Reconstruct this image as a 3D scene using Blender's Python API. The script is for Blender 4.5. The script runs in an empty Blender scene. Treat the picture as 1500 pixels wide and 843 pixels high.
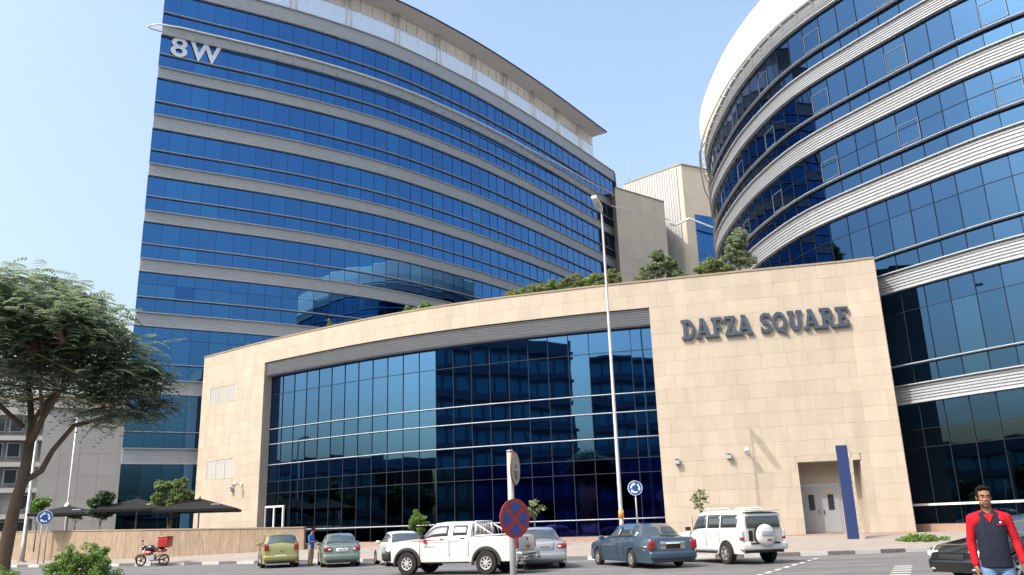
import bpy, bmesh, math, random
import numpy as np
from mathutils import Vector, Matrix
R = math.radians
rnd = random.Random(7)
scene = bpy.context.scene
col = scene.collection
PI = math.pi

# ------------------------------------------------------------------ camera, sky, sun, exposure
cam_d = bpy.data.cameras.new('camera')
cam = bpy.data.objects.new('camera', cam_d); col.objects.link(cam); scene.camera = cam
cam_d.sensor_width = 36.0; cam_d.lens = 36.0 * 1226 / 1500
cam_d.clip_start = 0.1; cam_d.clip_end = 6000
PITCH, ROLL = 15.763, 1.848
_up = np.array([-140., -4341., 1226.]); _up /= np.linalg.norm(_up)
_f = np.array([0, 0, 1.]); _Y = _f - _up * (_f @ _up); _Y /= np.linalg.norm(_Y); _X = np.cross(_Y, _up)
_M = np.array([_X, _Y, _up])
cam.matrix_world = Matrix(((_M[0][0], -_M[0][1], -_M[0][2], 0), (_M[1][0], -_M[1][1], -_M[1][2], 0),
                           (_M[2][0], -_M[2][1], -_M[2][2], 1.6), (0, 0, 0, 1)))
SUN_AZ = R(-125)      # clockwise from +Y (north): behind the camera, to the left
SUN_EL = R(47.9)
w = bpy.data.worlds.new('World'); scene.world = w; w.use_nodes = True
nt = w.node_tree; nt.nodes.clear()
sky = nt.nodes.new('ShaderNodeTexSky'); sky.sky_type = 'NISHITA'; sky.sun_disc = False
sky.sun_elevation = SUN_EL; sky.sun_rotation = SUN_AZ
sky.air_density = 1.6; sky.dust_density = 7.0; sky.ozone_density = 2.2; sky.altitude = 0
bg = nt.nodes.new('ShaderNodeBackground'); bg.inputs['Strength'].default_value = 0.15
wo = nt.nodes.new('ShaderNodeOutputWorld')
nt.links.new(sky.outputs[0], bg.inputs[0]); nt.links.new(bg.outputs[0], wo.inputs[0])
sun_d = bpy.data.lights.new('sun', 'SUN'); sun_d.energy = 2.0; sun_d.angle = R(0.55); sun_d.color = (1, .955, .89)
sun = bpy.data.objects.new('sun', sun_d); col.objects.link(sun)
_sd = Vector((math.sin(SUN_AZ) * math.cos(SUN_EL), math.cos(SUN_AZ) * math.cos(SUN_EL), math.sin(SUN_EL)))
sun.rotation_euler = _sd.to_track_quat('Z', 'Y').to_euler(); sun.location = (-40, -40, 80)
scene.view_settings.view_transform = 'Standard'; scene.view_settings.look = 'None'
scene.view_settings.exposure = 1.17; scene.view_settings.gamma = 1

# ------------------------------------------------------------------ materials
def mat(name, c, rough=.6, metal=0., noise=0., nscale=8., bump=0., bscale=30., rand=0., spec=.5, emis=None, stretch=None, coat=0., c2=None, island=False, alpha=1.):
    m = bpy.data.materials.new(name); m.use_nodes = True
    t = m.node_tree; b = t.nodes['Principled BSDF']
    b.inputs['Roughness'].default_value = rough; b.inputs['Metallic'].default_value = metal
    b.inputs['Specular IOR Level'].default_value = spec
    b.inputs['Coat Weight'].default_value = coat; b.inputs['Coat Roughness'].default_value = .03
    b.inputs['Base Color'].default_value = (*c, 1)
    out = None
    if noise or rand or bump:
        tc = t.nodes.new('ShaderNodeTexCoord'); vec = tc.outputs['Object']
        geo = t.nodes.new('ShaderNodeNewGeometry'); vec = geo.outputs['Position']
        if stretch:
            mp = t.nodes.new('ShaderNodeMapping'); mp.inputs['Scale'].default_value = stretch
            t.links.new(vec, mp.inputs[0]); vec = mp.outputs[0]
    if noise or rand:
        val = None
        if noise:
            n = t.nodes.new('ShaderNodeTexNoise'); n.inputs['Scale'].default_value = nscale; n.inputs['Detail'].default_value = 6
            n.inputs['Roughness'].default_value = .65
            t.links.new(vec, n.inputs['Vector'])
            mr = t.nodes.new('ShaderNodeMapRange'); mr.inputs[1].default_value = .3; mr.inputs[2].default_value = .7
            mr.inputs[3].default_value = 1 - noise; mr.inputs[4].default_value = 1 + noise
            t.links.new(n.outputs[0], mr.inputs[0]); val = mr.outputs[0]
        if rand:
            if island: src = geo.outputs['Random Per Island']
            else:
                oi = t.nodes.new('ShaderNodeObjectInfo'); src = oi.outputs['Random']
            m2 = t.nodes.new('ShaderNodeMapRange'); m2.inputs[3].default_value = 1 - rand; m2.inputs[4].default_value = 1 + rand
            t.links.new(src, m2.inputs[0])
            if val is None: val = m2.outputs[0]
            else:
                mm = t.nodes.new('ShaderNodeMath'); mm.operation = 'MULTIPLY'
                t.links.new(val, mm.inputs[0]); t.links.new(m2.outputs[0], mm.inputs[1]); val = mm.outputs[0]
        if c2:
            mx = t.nodes.new('ShaderNodeMix'); mx.data_type = 'RGBA'
            s = t.nodes.new('ShaderNodeMath'); s.operation = 'SUBTRACT'; s.inputs[1].default_value = .5; s.use_clamp = True
            t.links.new(val, s.inputs[0]); t.links.new(s.outputs[0], mx.inputs[0])
            mx.inputs[6].default_value = (*c, 1); mx.inputs[7].default_value = (*c2, 1); t.links.new(mx.outputs[2], b.inputs['Base Color'])
        else:
            vm = t.nodes.new('ShaderNodeVectorMath'); vm.operation = 'SCALE'; vm.inputs[0].default_value = c
            t.links.new(val, vm.inputs['Scale']); t.links.new(vm.outputs[0], b.inputs['Base Color'])
    if bump:
        n = t.nodes.new('ShaderNodeTexNoise'); n.inputs['Scale'].default_value = bscale; n.inputs['Detail'].default_value = 4
        t.links.new(vec, n.inputs['Vector'])
        bp = t.nodes.new('ShaderNodeBump'); bp.inputs['Strength'].default_value = bump; bp.inputs['Distance'].default_value = .02
        t.links.new(n.outputs[0], bp.inputs['Height']); t.links.new(bp.outputs[0], b.inputs['Normal'])
    if emis:
        b.inputs['Emission Color'].default_value = (*c, 1); b.inputs['Emission Strength'].default_value = emis
    return m

M = {}
M['asphalt'] = mat('asphalt', (.115, .115, .119), .85, noise=.18, nscale=1.2, bump=.35, bscale=60)
M['sand'] = mat('sand_ground', (.20, .18, .15), .95, noise=.15, nscale=.3)
M['paving'] = mat('paving', (.235, .21, .19), .8, noise=.12, nscale=1.5, bump=.2, bscale=20)
M['plinth'] = mat('pink_stone', (.27, .18, .14), .7, noise=.1, nscale=3)
M['kerb_white'] = mat('kerb_white_paint', (.38, .38, .37), .7, noise=.12, nscale=5)
M['kerb_dark'] = mat('kerb_dark_paint', (.10, .10, .105), .7, noise=.25, nscale=5)
M['line'] = mat('road_paint', (.6, .6, .58), .7, noise=.2, nscale=6)
M['stone'] = mat('cream_limestone', (.345, .30, .245), .65, noise=.09, nscale=1.3, rand=.05, bump=.12, bscale=25, stretch=(1, 1, .28))
M['stone_back'] = mat('stone_joint', (.30, .26, .21), .9)
M['stone_far'] = mat('cream_cladding', (.44, .395, .33), .8, noise=.07, nscale=.5, rand=.04)
M['travertine'] = mat('travertine', (.24, .182, .13), .8, noise=.3, nscale=3, stretch=(3, 3, .5), bump=.4, bscale=8, rand=.04)
M['coping'] = mat('coping_stone', (.24, .19, .135), .8, noise=.1)
M['alu'] = mat('band_aluminium', (.30, .325, .355), .5, metal=.1, noise=.05, nscale=2)
M['alu_light'] = mat('light_aluminium', (.315, .34, .375), .5, metal=.1, noise=.04, nscale=2)
M['alu_dark'] = mat('dark_mullion', (.022, .028, .04), .5, metal=.0)
M['sash'] = mat('window_sash', (.13, .16, .20), .5)
M['white_metal'] = mat('white_painted_metal', (.60, .60, .60), .45)
M['white_clad'] = mat('white_cladding', (.70, .67, .60), .5, rand=.02)
M['grey_pole'] = mat('galvanised_pole', (.31, .31, .31), .45, metal=.25, noise=.06, nscale=6)
M['soffit'] = mat('grey_soffit', (.44, .44, .45), .6)
M['cream_panel'] = mat('cream_panel', (.62, .60, .56), .7)
def glassmat(name, c, rough=.015, rand=.05, island=False):
    m = mat(name, c, rough, 1.0, rand=rand, island=island)
    t = m.node_tree; b = t.nodes['Principled BSDF']
    # slight roller-wave of float glass
    geo = t.nodes.new('ShaderNodeNewGeometry'); n = t.nodes.new('ShaderNodeTexNoise'); n.inputs['Scale'].default_value = .55; n.inputs['Detail'].default_value = 1
    t.links.new(geo.outputs['Position'], n.inputs['Vector'])
    bp = t.nodes.new('ShaderNodeBump'); bp.inputs['Strength'].default_value = .05; bp.inputs['Distance'].default_value = .08
    t.links.new(n.outputs[0], bp.inputs['Height']); t.links.new(bp.outputs[0], b.inputs['Normal'])
    return m
M['glassL'] = glassmat('blue_mirror_glass', (.052, .15, .335))
M['glassLs'] = glassmat('blue_mirror_glass_joined', (.052, .15, .335), island=True)
M['glassR'] = glassmat('sky_blue_mirror_glass', (.034, .084, .172))
M['glassRs'] = glassmat('sky_blue_mirror_glass_joined', (.034, .084, .172), island=True)
M['glassP'] = glassmat('podium_mirror_glass', (.046, .13, .285))
M['glassN'] = glassmat('navy_glass', (.018, .022, .13), .03)
M['glassD'] = glassmat('dark_lobby_glass', (.04, .075, .115), .02)
M['glassL2'] = glassmat('teal_tinted_glass', (.052, .17, .355), .02, .06)
M['glassL3'] = glassmat('deep_blue_glass', (.045, .125, .32), .02, .1)
M['glassR2'] = glassmat('pale_blind_glass', (.042, .10, .19), .03, .1)
M['spandrel'] = mat('dark_core', (.03, .04, .06), .6)
M['letter'] = mat('dark_blue_letters', (.025, .045, .075), .4)
M['white_film'] = mat('white_film', (.50, .54, .62), .5)
M['leafT'] = mat('feathery_leaf', (.20, .26, .155), .42, rand=.35, island=True)
M['leaf2'] = mat('bright_leaf', (.15, .26, .06), .5, rand=.35, island=True)
M['leaf3'] = mat('olive_leaf', (.17, .23, .09), .55, rand=.35, island=True)
M['leafd'] = mat('dark_leaf', (.05, .10, .045), .55, rand=.35, island=True)
M['flower'] = mat('orange_red_flower', (.50, .14, .06), .6, rand=.3, island=True)
M['grass'] = mat('grass', (.10, .19, .04), .7, rand=.3, island=True)
for k in ('leafT', 'leaf2', 'leaf3', 'leafd', 'grass'):      # leaves let some light through
    t_ = M[k].node_tree; b_ = t_.nodes['Principled BSDF']; tr_ = t_.nodes.new('ShaderNodeBsdfTranslucent'); mx_ = t_.nodes.new('ShaderNodeMixShader')
    mx_.inputs[0].default_value = .45; t_.links.new(b_.inputs['Base Color'].links[0].from_socket, tr_.inputs['Color'])
    t_.links.new(b_.outputs[0], mx_.inputs[1]); t_.links.new(tr_.outputs[0], mx_.inputs[2]); t_.links.new(mx_.outputs[0], t_.nodes['Material Output'].inputs['Surface'])
# asphalt: aggregate speckle, patches and darker worn streaks
t_ = M['asphalt'].node_tree; b_ = t_.nodes['Principled BSDF']; old = b_.inputs['Base Color'].links[0].from_socket
g_ = t_.nodes.new('ShaderNodeNewGeometry'); mp_ = t_.nodes.new('ShaderNodeMapping'); mp_.inputs['Scale'].default_value = (.06, .5, 1); mp_.inputs['Rotation'].default_value = (0, 0, .1)
n1 = t_.nodes.new('ShaderNodeTexNoise'); n1.inputs['Scale'].default_value = 1.6; n1.inputs['Detail'].default_value = 5
n2 = t_.nodes.new('ShaderNodeTexNoise'); n2.inputs['Scale'].default_value = 45; n2.inputs['Detail'].default_value = 2
t_.links.new(g_.outputs['Position'], mp_.inputs[0]); t_.links.new(mp_.outputs[0], n1.inputs['Vector']); t_.links.new(g_.outputs['Position'], n2.inputs['Vector'])
r1 = t_.nodes.new('ShaderNodeMapRange'); r1.inputs[1].default_value = .35; r1.inputs[2].default_value = .65; r1.inputs[3].default_value = .78; r1.inputs[4].default_value = 1.12
r2 = t_.nodes.new('ShaderNodeMapRange'); r2.inputs[1].default_value = .3; r2.inputs[2].default_value = .7; r2.inputs[3].default_value = .8; r2.inputs[4].default_value = 1.2
m_ = t_.nodes.new('ShaderNodeMath'); m_.operation = 'MULTIPLY'; v_ = t_.nodes.new('ShaderNodeVectorMath'); v_.operation = 'SCALE'
t_.links.new(n1.outputs[0], r1.inputs[0]); t_.links.new(n2.outputs[0], r2.inputs[0]); t_.links.new(r1.outputs[0], m_.inputs[0]); t_.links.new(r2.outputs[0], m_.inputs[1])
t_.links.new(old, v_.inputs[0]); t_.links.new(m_.outputs[0], v_.inputs['Scale']); t_.links.new(v_.outputs[0], b_.inputs['Base Color'])
M['bark'] = mat('smooth_bark', (.15, .11, .08), .85, noise=.2, nscale=6, bump=.5, bscale=14)
M['black_fabric'] = mat('black_canvas', (.018, .018, .02), .8)
M['dark_metal'] = mat('dark_metal', (.04, .04, .045), .4, metal=.5)
M['rubber'] = mat('rubber', (.025, .025, .026), .85)
M['rim'] = mat('alloy_rim', (.45, .45, .46), .35, metal=.7)
M['steelrim'] = mat('painted_steel_rim', (.42, .42, .41), .5, metal=.3)
M['carglass'] = mat('car_glass', (.035, .045, .05), .06, spec=.9, coat=.6)
M['red_light'] = mat('red_tail_lens', (.22, .01, .014), .25, coat=.7)
M['clear_light'] = mat('clear_headlamp', (.72, .74, .76), .15, coat=1, metal=.3)
M['amber'] = mat('amber_lens', (.6, .22, .03), .25, coat=.7)
M['plate'] = mat('number_plate', (.75, .75, .72), .5)
M['plate_y'] = mat('orange_number_plate', (.65, .30, .06), .5)
M['chrome'] = mat('chrome', (.6, .6, .6), .15, metal=1)
M['black_plastic'] = mat('black_plastic', (.03, .03, .032), .6)
M['seam'] = mat('panel_gap', (.02, .02, .02), .9)
def paint(name, c, metal=.0, rough=.35): return mat(name, c, rough, metal, coat=.8, noise=.03, nscale=1)
M['p_green'] = paint('yellow_green_paint', (.24, .235, .085), .3)
M['p_sage'] = paint('grey_green_paint', (.13, .18, .16), .3)
M['p_white'] = paint('white_paint', (.50, .50, .50))
M['p_silver'] = paint('silver_paint', (.27, .29, .32), .4)
M['p_blue'] = paint('steel_blue_paint', (.042, .075, .115), .4)
M['p_black'] = paint('black_paint', (.006, .006, .007), 0, .2)
M['p_red'] = paint('red_paint', (.30, .012, .012))
M['sign_blue'] = mat('sign_blue', (.006, .075, .30), .4)
M['sign_blue2'] = mat('faded_sign_blue', (.03, .05, .23), .45, noise=.1, nscale=12)
M['sign_red'] = mat('sign_red', (.28, .03, .025), .45, noise=.1, nscale=12)
M['sign_white'] = mat('sign_white', (.75, .75, .75), .4)
M['pylon_blue'] = mat('pylon_blue', (.005, .022, .10), .55, noise=.05)
M['pylon_stone'] = mat('rough_grey_stone', (.33, .29, .24), .9, noise=.4, nscale=9, bump=1, bscale=12)
M['door_grey'] = mat('grey_door_paint', (.23, .24, .26), .5)
M['grille'] = mat('grey_grille', (.42, .42, .41), .5)
M['skin'] = mat('skin', (.24, .125, .08), .5, noise=.05, nscale=30)
M['hair'] = mat('black_hair', (.009, .007, .006), .9, spec=.1, bump=.6, bscale=150)
M['eye'] = mat('eye_dark', (.02, .015, .012), .2)
M['eyew'] = mat('eye_white', (.25, .22, .2), .3)
M['lip'] = mat('lip', (.28, .11, .09), .5)
M['stubble'] = mat('stubble_skin', (.17, .105, .08), .6)
M['red_cloth'] = mat('red_jersey', (.34, .010, .018), .85, bump=.3, bscale=50, noise=.05, nscale=20)
M['navy_cloth'] = mat('charcoal_jersey', (.014, .017, .03), .85, bump=.3, bscale=50, noise=.12, nscale=20)
M['denim'] = mat('denim', (.115, .20, .34), .85, noise=.22, nscale=9, bump=.3, bscale=60)
M['blue_cloth'] = mat('blue_shirt', (.05, .14, .42), .85)
M['khaki'] = mat('khaki_trousers', (.36, .28, .18), .85)
M['wgrey'] = mat('grey_render', (.27, .275, .28), .85, noise=.05, nscale=.6, rand=.03)
M['wwhite'] = mat('white_render', (.35, .35, .35), .8)
M['notice'] = mat('orange_notice', (.5, .2, .06), .6)
M['tan'] = mat('tan_render', (.30, .225, .15), .85)
M['darkwin'] = mat('dark_window', (.02, .025, .03), .1, spec=.8)
M['tealwin'] = mat('teal_window', (.12, .38, .46), .4)
M['concrete'] = mat('opposite_block_concrete', (.17, .20, .24), .85, noise=.1, nscale=1)
M['ribbed'] = mat('ribbed_grey_metal', (.31, .32, .335), .65)

for k_ in ('hair', 'red_cloth', 'navy_cloth', 'denim', 'blue_cloth', 'khaki', 'black_fabric', 'rubber', 'black_plastic', 'seam', 'alu_dark', 'bark', 'concrete', 'skin'):
    M[k_].node_tree.nodes['Principled BSDF'].inputs['Specular IOR Level'].default_value = .12

# ------------------------------------------------------------------ mesh helpers
class MB:
    def __init__(s): s.v = []; s.f = []; s.m = []; s.sm = []
    def add(s, vs, fs, mi=0, smooth=False):
        o = len(s.v); s.v += [tuple(v) for v in vs]
        for f in fs: s.f.append(tuple(i + o for i in f)); s.m.append(mi); s.sm.append(smooth)
    def box(s, c, d, rz=0., mi=0, mtx=None):
        vs = []
        cz, sz = math.cos(rz), math.sin(rz)
        for z in (-.5, .5):
            for x, y in ((-.5, -.5), (.5, -.5), (.5, .5), (-.5, .5)):
                X, Y, Z = x * d[0], y * d[1], z * d[2]
                p = (c[0] + X * cz - Y * sz, c[1] + X * sz + Y * cz, c[2] + Z)
                if mtx is not None: p = tuple(mtx @ Vector(p))
                vs.append(p)
        s.add(vs, [(3, 2, 1, 0), (4, 5, 6, 7), (0, 1, 5, 4), (1, 2, 6, 5), (2, 3, 7, 6), (3, 0, 4, 7)], mi)
    def tube(s, pts, rs, n=8, mi=0, caps=True, smooth=True):
        pts = [Vector(p) for p in pts]
        if not hasattr(rs, '__len__'): rs = [rs] * len(pts)
        rings = []; pu = None
        for i, p in enumerate(pts):
            d = (pts[min(i + 1, len(pts) - 1)] - pts[max(i - 1, 0)]).normalized()
            if pu is None:
                pu = d.orthogonal().normalized()
            u = (pu - d * pu.dot(d)); u = u.normalized() if u.length > 1e-6 else d.orthogonal().normalized()
            pu = u; v = d.cross(u)
            rings.append([p + (u * math.cos(2 * PI * k / n) + v * math.sin(2 * PI * k / n)) * rs[i] for k in range(n)])
        vs = [q for r_ in rings for q in r_]
        fs = [(i * n + k, i * n + (k + 1) % n, (i + 1) * n + (k + 1) % n, (i + 1) * n + k) for i in range(len(pts) - 1) for k in range(n)]
        s.add(vs, fs, mi, smooth)
        if caps:
            o = len(s.v) - len(vs)
            s.f.append(tuple(o + k for k in reversed(range(n)))); s.m.append(mi); s.sm.append(False)
            s.f.append(tuple(o + (len(pts) - 1) * n + k for k in range(n))); s.m.append(mi); s.sm.append(False)
    def prism(s, poly, z0, z1, mi=0, mtx=None):
        n = len(poly)
        vs = [(x, y, z0) for x, y in poly] + [(x, y, z1) for x, y in poly]
        if mtx is not None: vs = [tuple(mtx @ Vector(v)) for v in vs]
        s.add(vs, [tuple(reversed(range(n))), tuple(range(n, 2 * n))] + [(i, (i + 1) % n, n + (i + 1) % n, n + i) for i in range(n)], mi)
    def sweep(s, prof, plan, mi=0, closed=True, ends=True, smooth=False):
        ns = normals(plan); k = len(prof)
        vs = [(p[0] + n[0] * o, p[1] + n[1] * o, z) for p, n in zip(plan, ns) for o, z in prof]
        fs = []; kk = k if closed else k - 1
        for i in range(len(plan) - 1):
            for j in range(kk):
                a = i * k + j; b = i * k + (j + 1) % k
                fs.append((a, b, b + k, a + k))
        if closed and ends: fs += [tuple(range(k)), tuple(reversed(range((len(plan) - 1) * k, len(plan) * k)))]
        s.add(vs, fs, mi, smooth)
    def build(s, name, mats, parent=None, smooth=None, off=None):
        me = bpy.data.meshes.new(name)
        vs = s.v if off is None else [(a - off[0], b - off[1], c - off[2]) for a, b, c in s.v]
        me.from_pydata(vs, [], s.f)
        mats = mats if isinstance(mats, (list, tuple)) else [mats]
        for m in mats: me.materials.append(m)
        me.polygons.foreach_set('material_index', s.m)
        me.polygons.foreach_set('use_smooth', s.sm if smooth is None else [smooth] * len(s.f))
        me.update()
        return link(name, me, parent)
def link(name, me, parent=None):
    o = bpy.data.objects.new(name, me); col.objects.link(o)
    if parent is not None: o.parent = parent
    return o
def fixn(o):
    bm = bmesh.new(); bm.from_mesh(o.data); bmesh.ops.recalc_face_normals(bm, faces=bm.faces); bm.to_mesh(o.data); bm.free(); return o
def tag(o, label=None, cat=None, group=None, kind=None):
    if label: o['label'] = label
    if cat: o['category'] = cat
    if group: o['group'] = group
    if kind: o['kind'] = kind
    return o
def thing(name, label, cat, loc=(0, 0, 0), rz=0., group=None):
    o = bpy.data.objects.new(name, None); col.objects.link(o); o.empty_display_size = .3
    o.location = loc; o.rotation_euler = (0, 0, rz); return tag(o, label, cat, group)
def copy_tree(o, parent=None):
    c = o.copy(); col.objects.link(c)
    if parent is not None: c.parent = parent
    for ch in list(o.children): copy_tree(ch, c)
    return c
def normals(plan):
    out = []
    for i in range(len(plan)):
        a = plan[max(i - 1, 0)]; b = plan[min(i + 1, len(plan) - 1)]
        dx, dy = b[0] - a[0], b[1] - a[1]; l = math.hypot(dx, dy)
        out.append((dy / l, -dx / l))
    return out
def smooth_path(pts, n):
    P = [Vector((*p, 0)) if len(p) == 2 else Vector(p) for p in pts]
    P = [P[0] * 2 - P[1]] + P + [P[-1] * 2 - P[-2]]; dense = []
    for i in range(1, len(P) - 2):
        for k in range(12):
            t = k / 12; p0, p1, p2, p3 = P[i - 1:i + 3]
            dense.append(.5 * ((2 * p1) + (p2 - p0) * t + (2 * p0 - 5 * p1 + 4 * p2 - p3) * t * t + (3 * p1 - p0 - 3 * p2 + p3) * t ** 3))
    dense.append(P[-2])
    L = [0]
    for a, b in zip(dense, dense[1:]): L.append(L[-1] + (b - a).length)
    out = []; j = 0
    for k in range(n + 1):
        d = L[-1] * k / n
        while j < len(L) - 2 and L[j + 1] < d: j += 1
        t = (d - L[j]) / max(L[j + 1] - L[j], 1e-9); q = dense[j].lerp(dense[j + 1], t)
        out.append((q.x, q.y) if len(pts[0]) == 2 else tuple(q))
    return out, L[-1]
def offset(plan, o): return [(p[0] + n[0] * o, p[1] + n[1] * o) for p, n in zip(plan, normals(plan))]
_unit = {}
def unit_box(m, bev=0.):
    k = (m.name, bev)
    if k not in _unit:
        b = MB(); b.box((0, 0, 0), (1, 1, 1)); o = b.build('piece', m); _unit[k] = o.data; bpy.data.objects.remove(o)
    return _unit[k]
def piece(name, m, c, d, rz, parent, off=(0, 0, 0), tilt=0.):
    o = link(name, unit_box(m), parent)
    o.location = (c[0] - off[0], c[1] - off[1], c[2] - off[2]); o.scale = d; o.rotation_euler = (tilt, 0, rz); return o

# ================================================================== THE SETTING
KERB, _ = smooth_path([(-75, 82), (-50, 66), (-36, 56.5), (-28, 51.6), (-22, 48.9), (-15, 46.6), (-8.7, 44.2), (-3, 41.2), (1.5, 38.9), (5, 36.9), (9, 35.6), (13, 35.3), (17, 35.9), (24, 36.2), (40, 32), (60, 24)], 140)
INNER, _ = smooth_path([(-60, 76), (-45, 67), (-34, 60.6), (-23.5, 54.0), (-12.4, 51.2), (-5, 46.8), (3, 43.8), (9, 42.2), (15, 41.8), (22, 41.8), (30, 39.5), (45, 35), (64, 28)], 140)
g = MB(); g.box((0, 0, -.13), (4000, 4000, .2)); tag(g.build('ground', M['sand']), kind='structure')
b = MB(); pl = [(-75, -90)] + [(60, -90)]
road = [(-120, -95), (90, -95), (90, 18)] + list(reversed(KERB)) + [(-120, 110)]
b.prism(road, -.028, 0.0); tag(b.build('road', M['asphalt']), kind='structure')
# pavement: slopes from the kerb up to the plaza
b = MB(); n = len(KERB)
ZI = [.25 if p[0] < -23 else (.25 + .3 * min(1, (p[0] + 23) / 10)) for p in INNER]
KI = offset(KERB, -.15)
vs = [(p[0], p[1], .13) for p in KI] + [(p[0], p[1], z) for p, z in zip(INNER, ZI)]
b.add(vs, [(i, i + 1, n + i + 1, n + i) for i in range(n - 1)])
tag(b.build('pavement', M['paving']), kind='structure')
b = MB(); vs = [(p[0], p[1], z) for p, z in zip(INNER, ZI)] + [(p[0] * 1.6 - 10, 220, .55) for p in INNER]
b.add(vs, [(i, i + 1, n + i + 1, n + i) for i in range(n - 1)]); tag(b.build('plaza', M['paving']), kind='structure')
# painted kerb blocks, each a piece
kr = thing('kerb', None, None, (0, 0, 0)); tag(kr, kind='structure')
kp, kl = smooth_path(KERB, 135)
for i in range(135):
    a, c = kp[i], kp[i + 1]; L = math.hypot(c[0] - a[0], c[1] - a[1]); an = math.atan2(c[1] - a[1], c[0] - a[0])
    piece('kerb_stone', M['kerb_white'] if i % 2 else M['kerb_dark'], ((a[0] + c[0]) / 2 - math.sin(an) * .07, (a[1] + c[1]) / 2 + math.cos(an) * .07, .07), (L - .02, .16, .16), an, kr)
mh = thing('manhole_cover', None, None); tag(mh, kind='structure')
for (x_, y_) in ((2.2, 22.5), (-9.5, 31.0)):
    q = MB(); q.tube([(x_, y_, -.01), (x_, y_, .006)], [.33, .33], 24); q.build('iron_lid', M['seam'], mh)
# lane markings
lm = thing('road_marking', None, None); tag(lm, kind='structure')
for k in range(9):
    piece('painted_dash', M['line'], (7.2 + k * .62 - 1.2, 23.6 + k * 1.15, .004), (.12, .62, .006), -.5, lm)
for k in range(5):
    piece('painted_dash', M['line'], (9.9 + k * .42, 23.2 + .9 * k, .004), (.5, .14, .006), -.15, lm)
for k in range(16):
    piece('painted_dash', M['line'], (-28 + k * 5, 17.5, .004), (2.2, .14, .006), .0, lm)

# ================================================================== TOWER FACADES
def seg_info(plan, i):
    a, c = plan[i], plan[i + 1]; L = math.hypot(c[0] - a[0], c[1] - a[1]); an = math.atan2(c[1] - a[1], c[0] - a[0])
    return (a[0] + c[0]) / 2, (a[1] + c[1]) / 2, L, an, math.sin(an), -math.cos(an)
def glazing(root, plan, rows, m_obj, m_join, order, limit=300, off=0., thick=.04, gap=.022, special=None):
    """panes of a curved curtain wall: the largest in view as objects, the rest joined"""
    items = []
    for i in range(len(plan) - 1):
        mx, my, L, an, nx, ny = seg_info(plan, i)
        for (z0, z1) in rows:
            dist = math.hypot(mx, my); vis = abs(nx * mx + ny * my) / dist / dist * (z1 - z0)
            items.append((order(i, z0, mx, my) * vis, i, z0, z1))
    items.sort(reverse=True); jb = MB()
    for k, (v, i, z0, z1) in enumerate(items):
        mx, my, L, an, nx, ny = seg_info(plan, i)
        ti = rnd.gauss(0, .0018); ta = rnd.gauss(0, .0018)
        m = m_obj
        if special:
            m = special(i, z0) or m_obj
        if (k < limit and v > 0):
            piece('glass_pane', m, (mx + nx * off, my + ny * off, (z0 + z1) / 2), (L - gap, thick, z1 - z0 - gap), an + ta, root, tilt=ti)
        else:
            c = Vector((mx + nx * off, my + ny * off, (z0 + z1) / 2))
            T = Matrix.Translation(c) @ Matrix.Rotation(an + ta, 4, 'Z') @ Matrix.Rotation(ti, 4, 'X')
            jb.box((0, 0, 0), (L - gap, thick, z1 - z0 - gap), mtx=T)
    if jb.v: tag(jb.build('glass_pane', m_join, root), kind='stuff')
def fins(o, zb, zt, n=6, back=-.1, d=.09):
    pr = [(back, zb)]
    for k in range(n):
        a = zb + (zt - zb) * k / n; c = zb + (zt - zb) * (k + 1) / n
        pr += [(o, a), (o, a + (c - a) * .45), (o - d, a + (c - a) * .6), (o - d, c - .005)]
    pr += [(back, zt)]
    return pr
def mullions(root, plan, rows, sash=None, m='alu_dark', w=.05, off=.03):
    mb = MB(); ms = MB()
    zs = sorted({z for r_ in rows for z in r_})
    for i in range(len(plan)):
        mx, my = plan[i]; nx, ny = normals(plan)[i] if i in (0, len(plan) - 1) else normals(plan[max(i - 1, 0):i + 2])[1 if i > 0 else 0]
        an = math.atan2(nx, -ny)
        for (z0, z1) in rows: mb.box((mx + nx * off, my + ny * off, (z0 + z1) / 2), (w, .06, z1 - z0), an)
    for i in range(len(plan) - 1):
        mx, my, L, an, nx, ny = seg_info(plan, i)
        for z in zs: mb.box((mx + nx * off, my + ny * off, z), (L, .05, w), an)
        if sash:
            for (z0, z1) in rows:
                if sash(i, z0):
                    zz0, zz1 = z0 + .3, z0 + 1.5
                    for zc in (zz0, zz1): ms.box((mx + nx * (off + .01), my + ny * (off + .01), zc), (L - .06, .03, .03), an)
                    for s in (-1, 1):
                        ms.box((mx + math.cos(an) * s * (L / 2 - .045) + nx * (off + .01), my + math.sin(an) * s * (L / 2 - .045) + ny * (off + .01), (zz0 + zz1) / 2), (.03, .03, zz1 - zz0 - .03), an)
    tag(mb.build('mullion_grid', M[m], root), kind='stuff')
    if ms.v: tag(ms.build('window_sash', M['sash'], root), kind='stuff')

# ---------------- left tower
planL, LL = smooth_path([(-30.7, 65.8), (-27.9, 67.4), (-25.0, 69.0), (-22.2, 70.6), (-19.3, 72.4), (-16.4, 74.4), (-13.4, 76.7), (-10.3, 79.5), (-7.1, 82.9), (-3.6, 86.9), (.3, 91.9), (4.6, 97.8), (9.5, 105.0), (15.4, 113.8)], 46)
bandsL = [(7.05, 8.15), (12.55, 13.6), (18.07, 19.1), (22.65, 23.67), (27.01, 27.92), (31.19, 32.18), (35.61, 36.8), (40.5, 41.47), (44.8, 45.7), (49.28, 50.73)]
tl = thing('office_tower', 'tall curved blue glass tower with grey bands, white 8W sign and overhanging roof', 'office building', (-30.7, 65.8, 0))
tl.location = (0, 0, 0)
core = MB()
back = [(12, 122), (-20, 108), (-30.3, 72)]
cpl = offset(planL, -.12)
core.prism(cpl + back, .3, 50.4); fixn(core.build('core', M['spandrel'], tl))
rowsL = []
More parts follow.
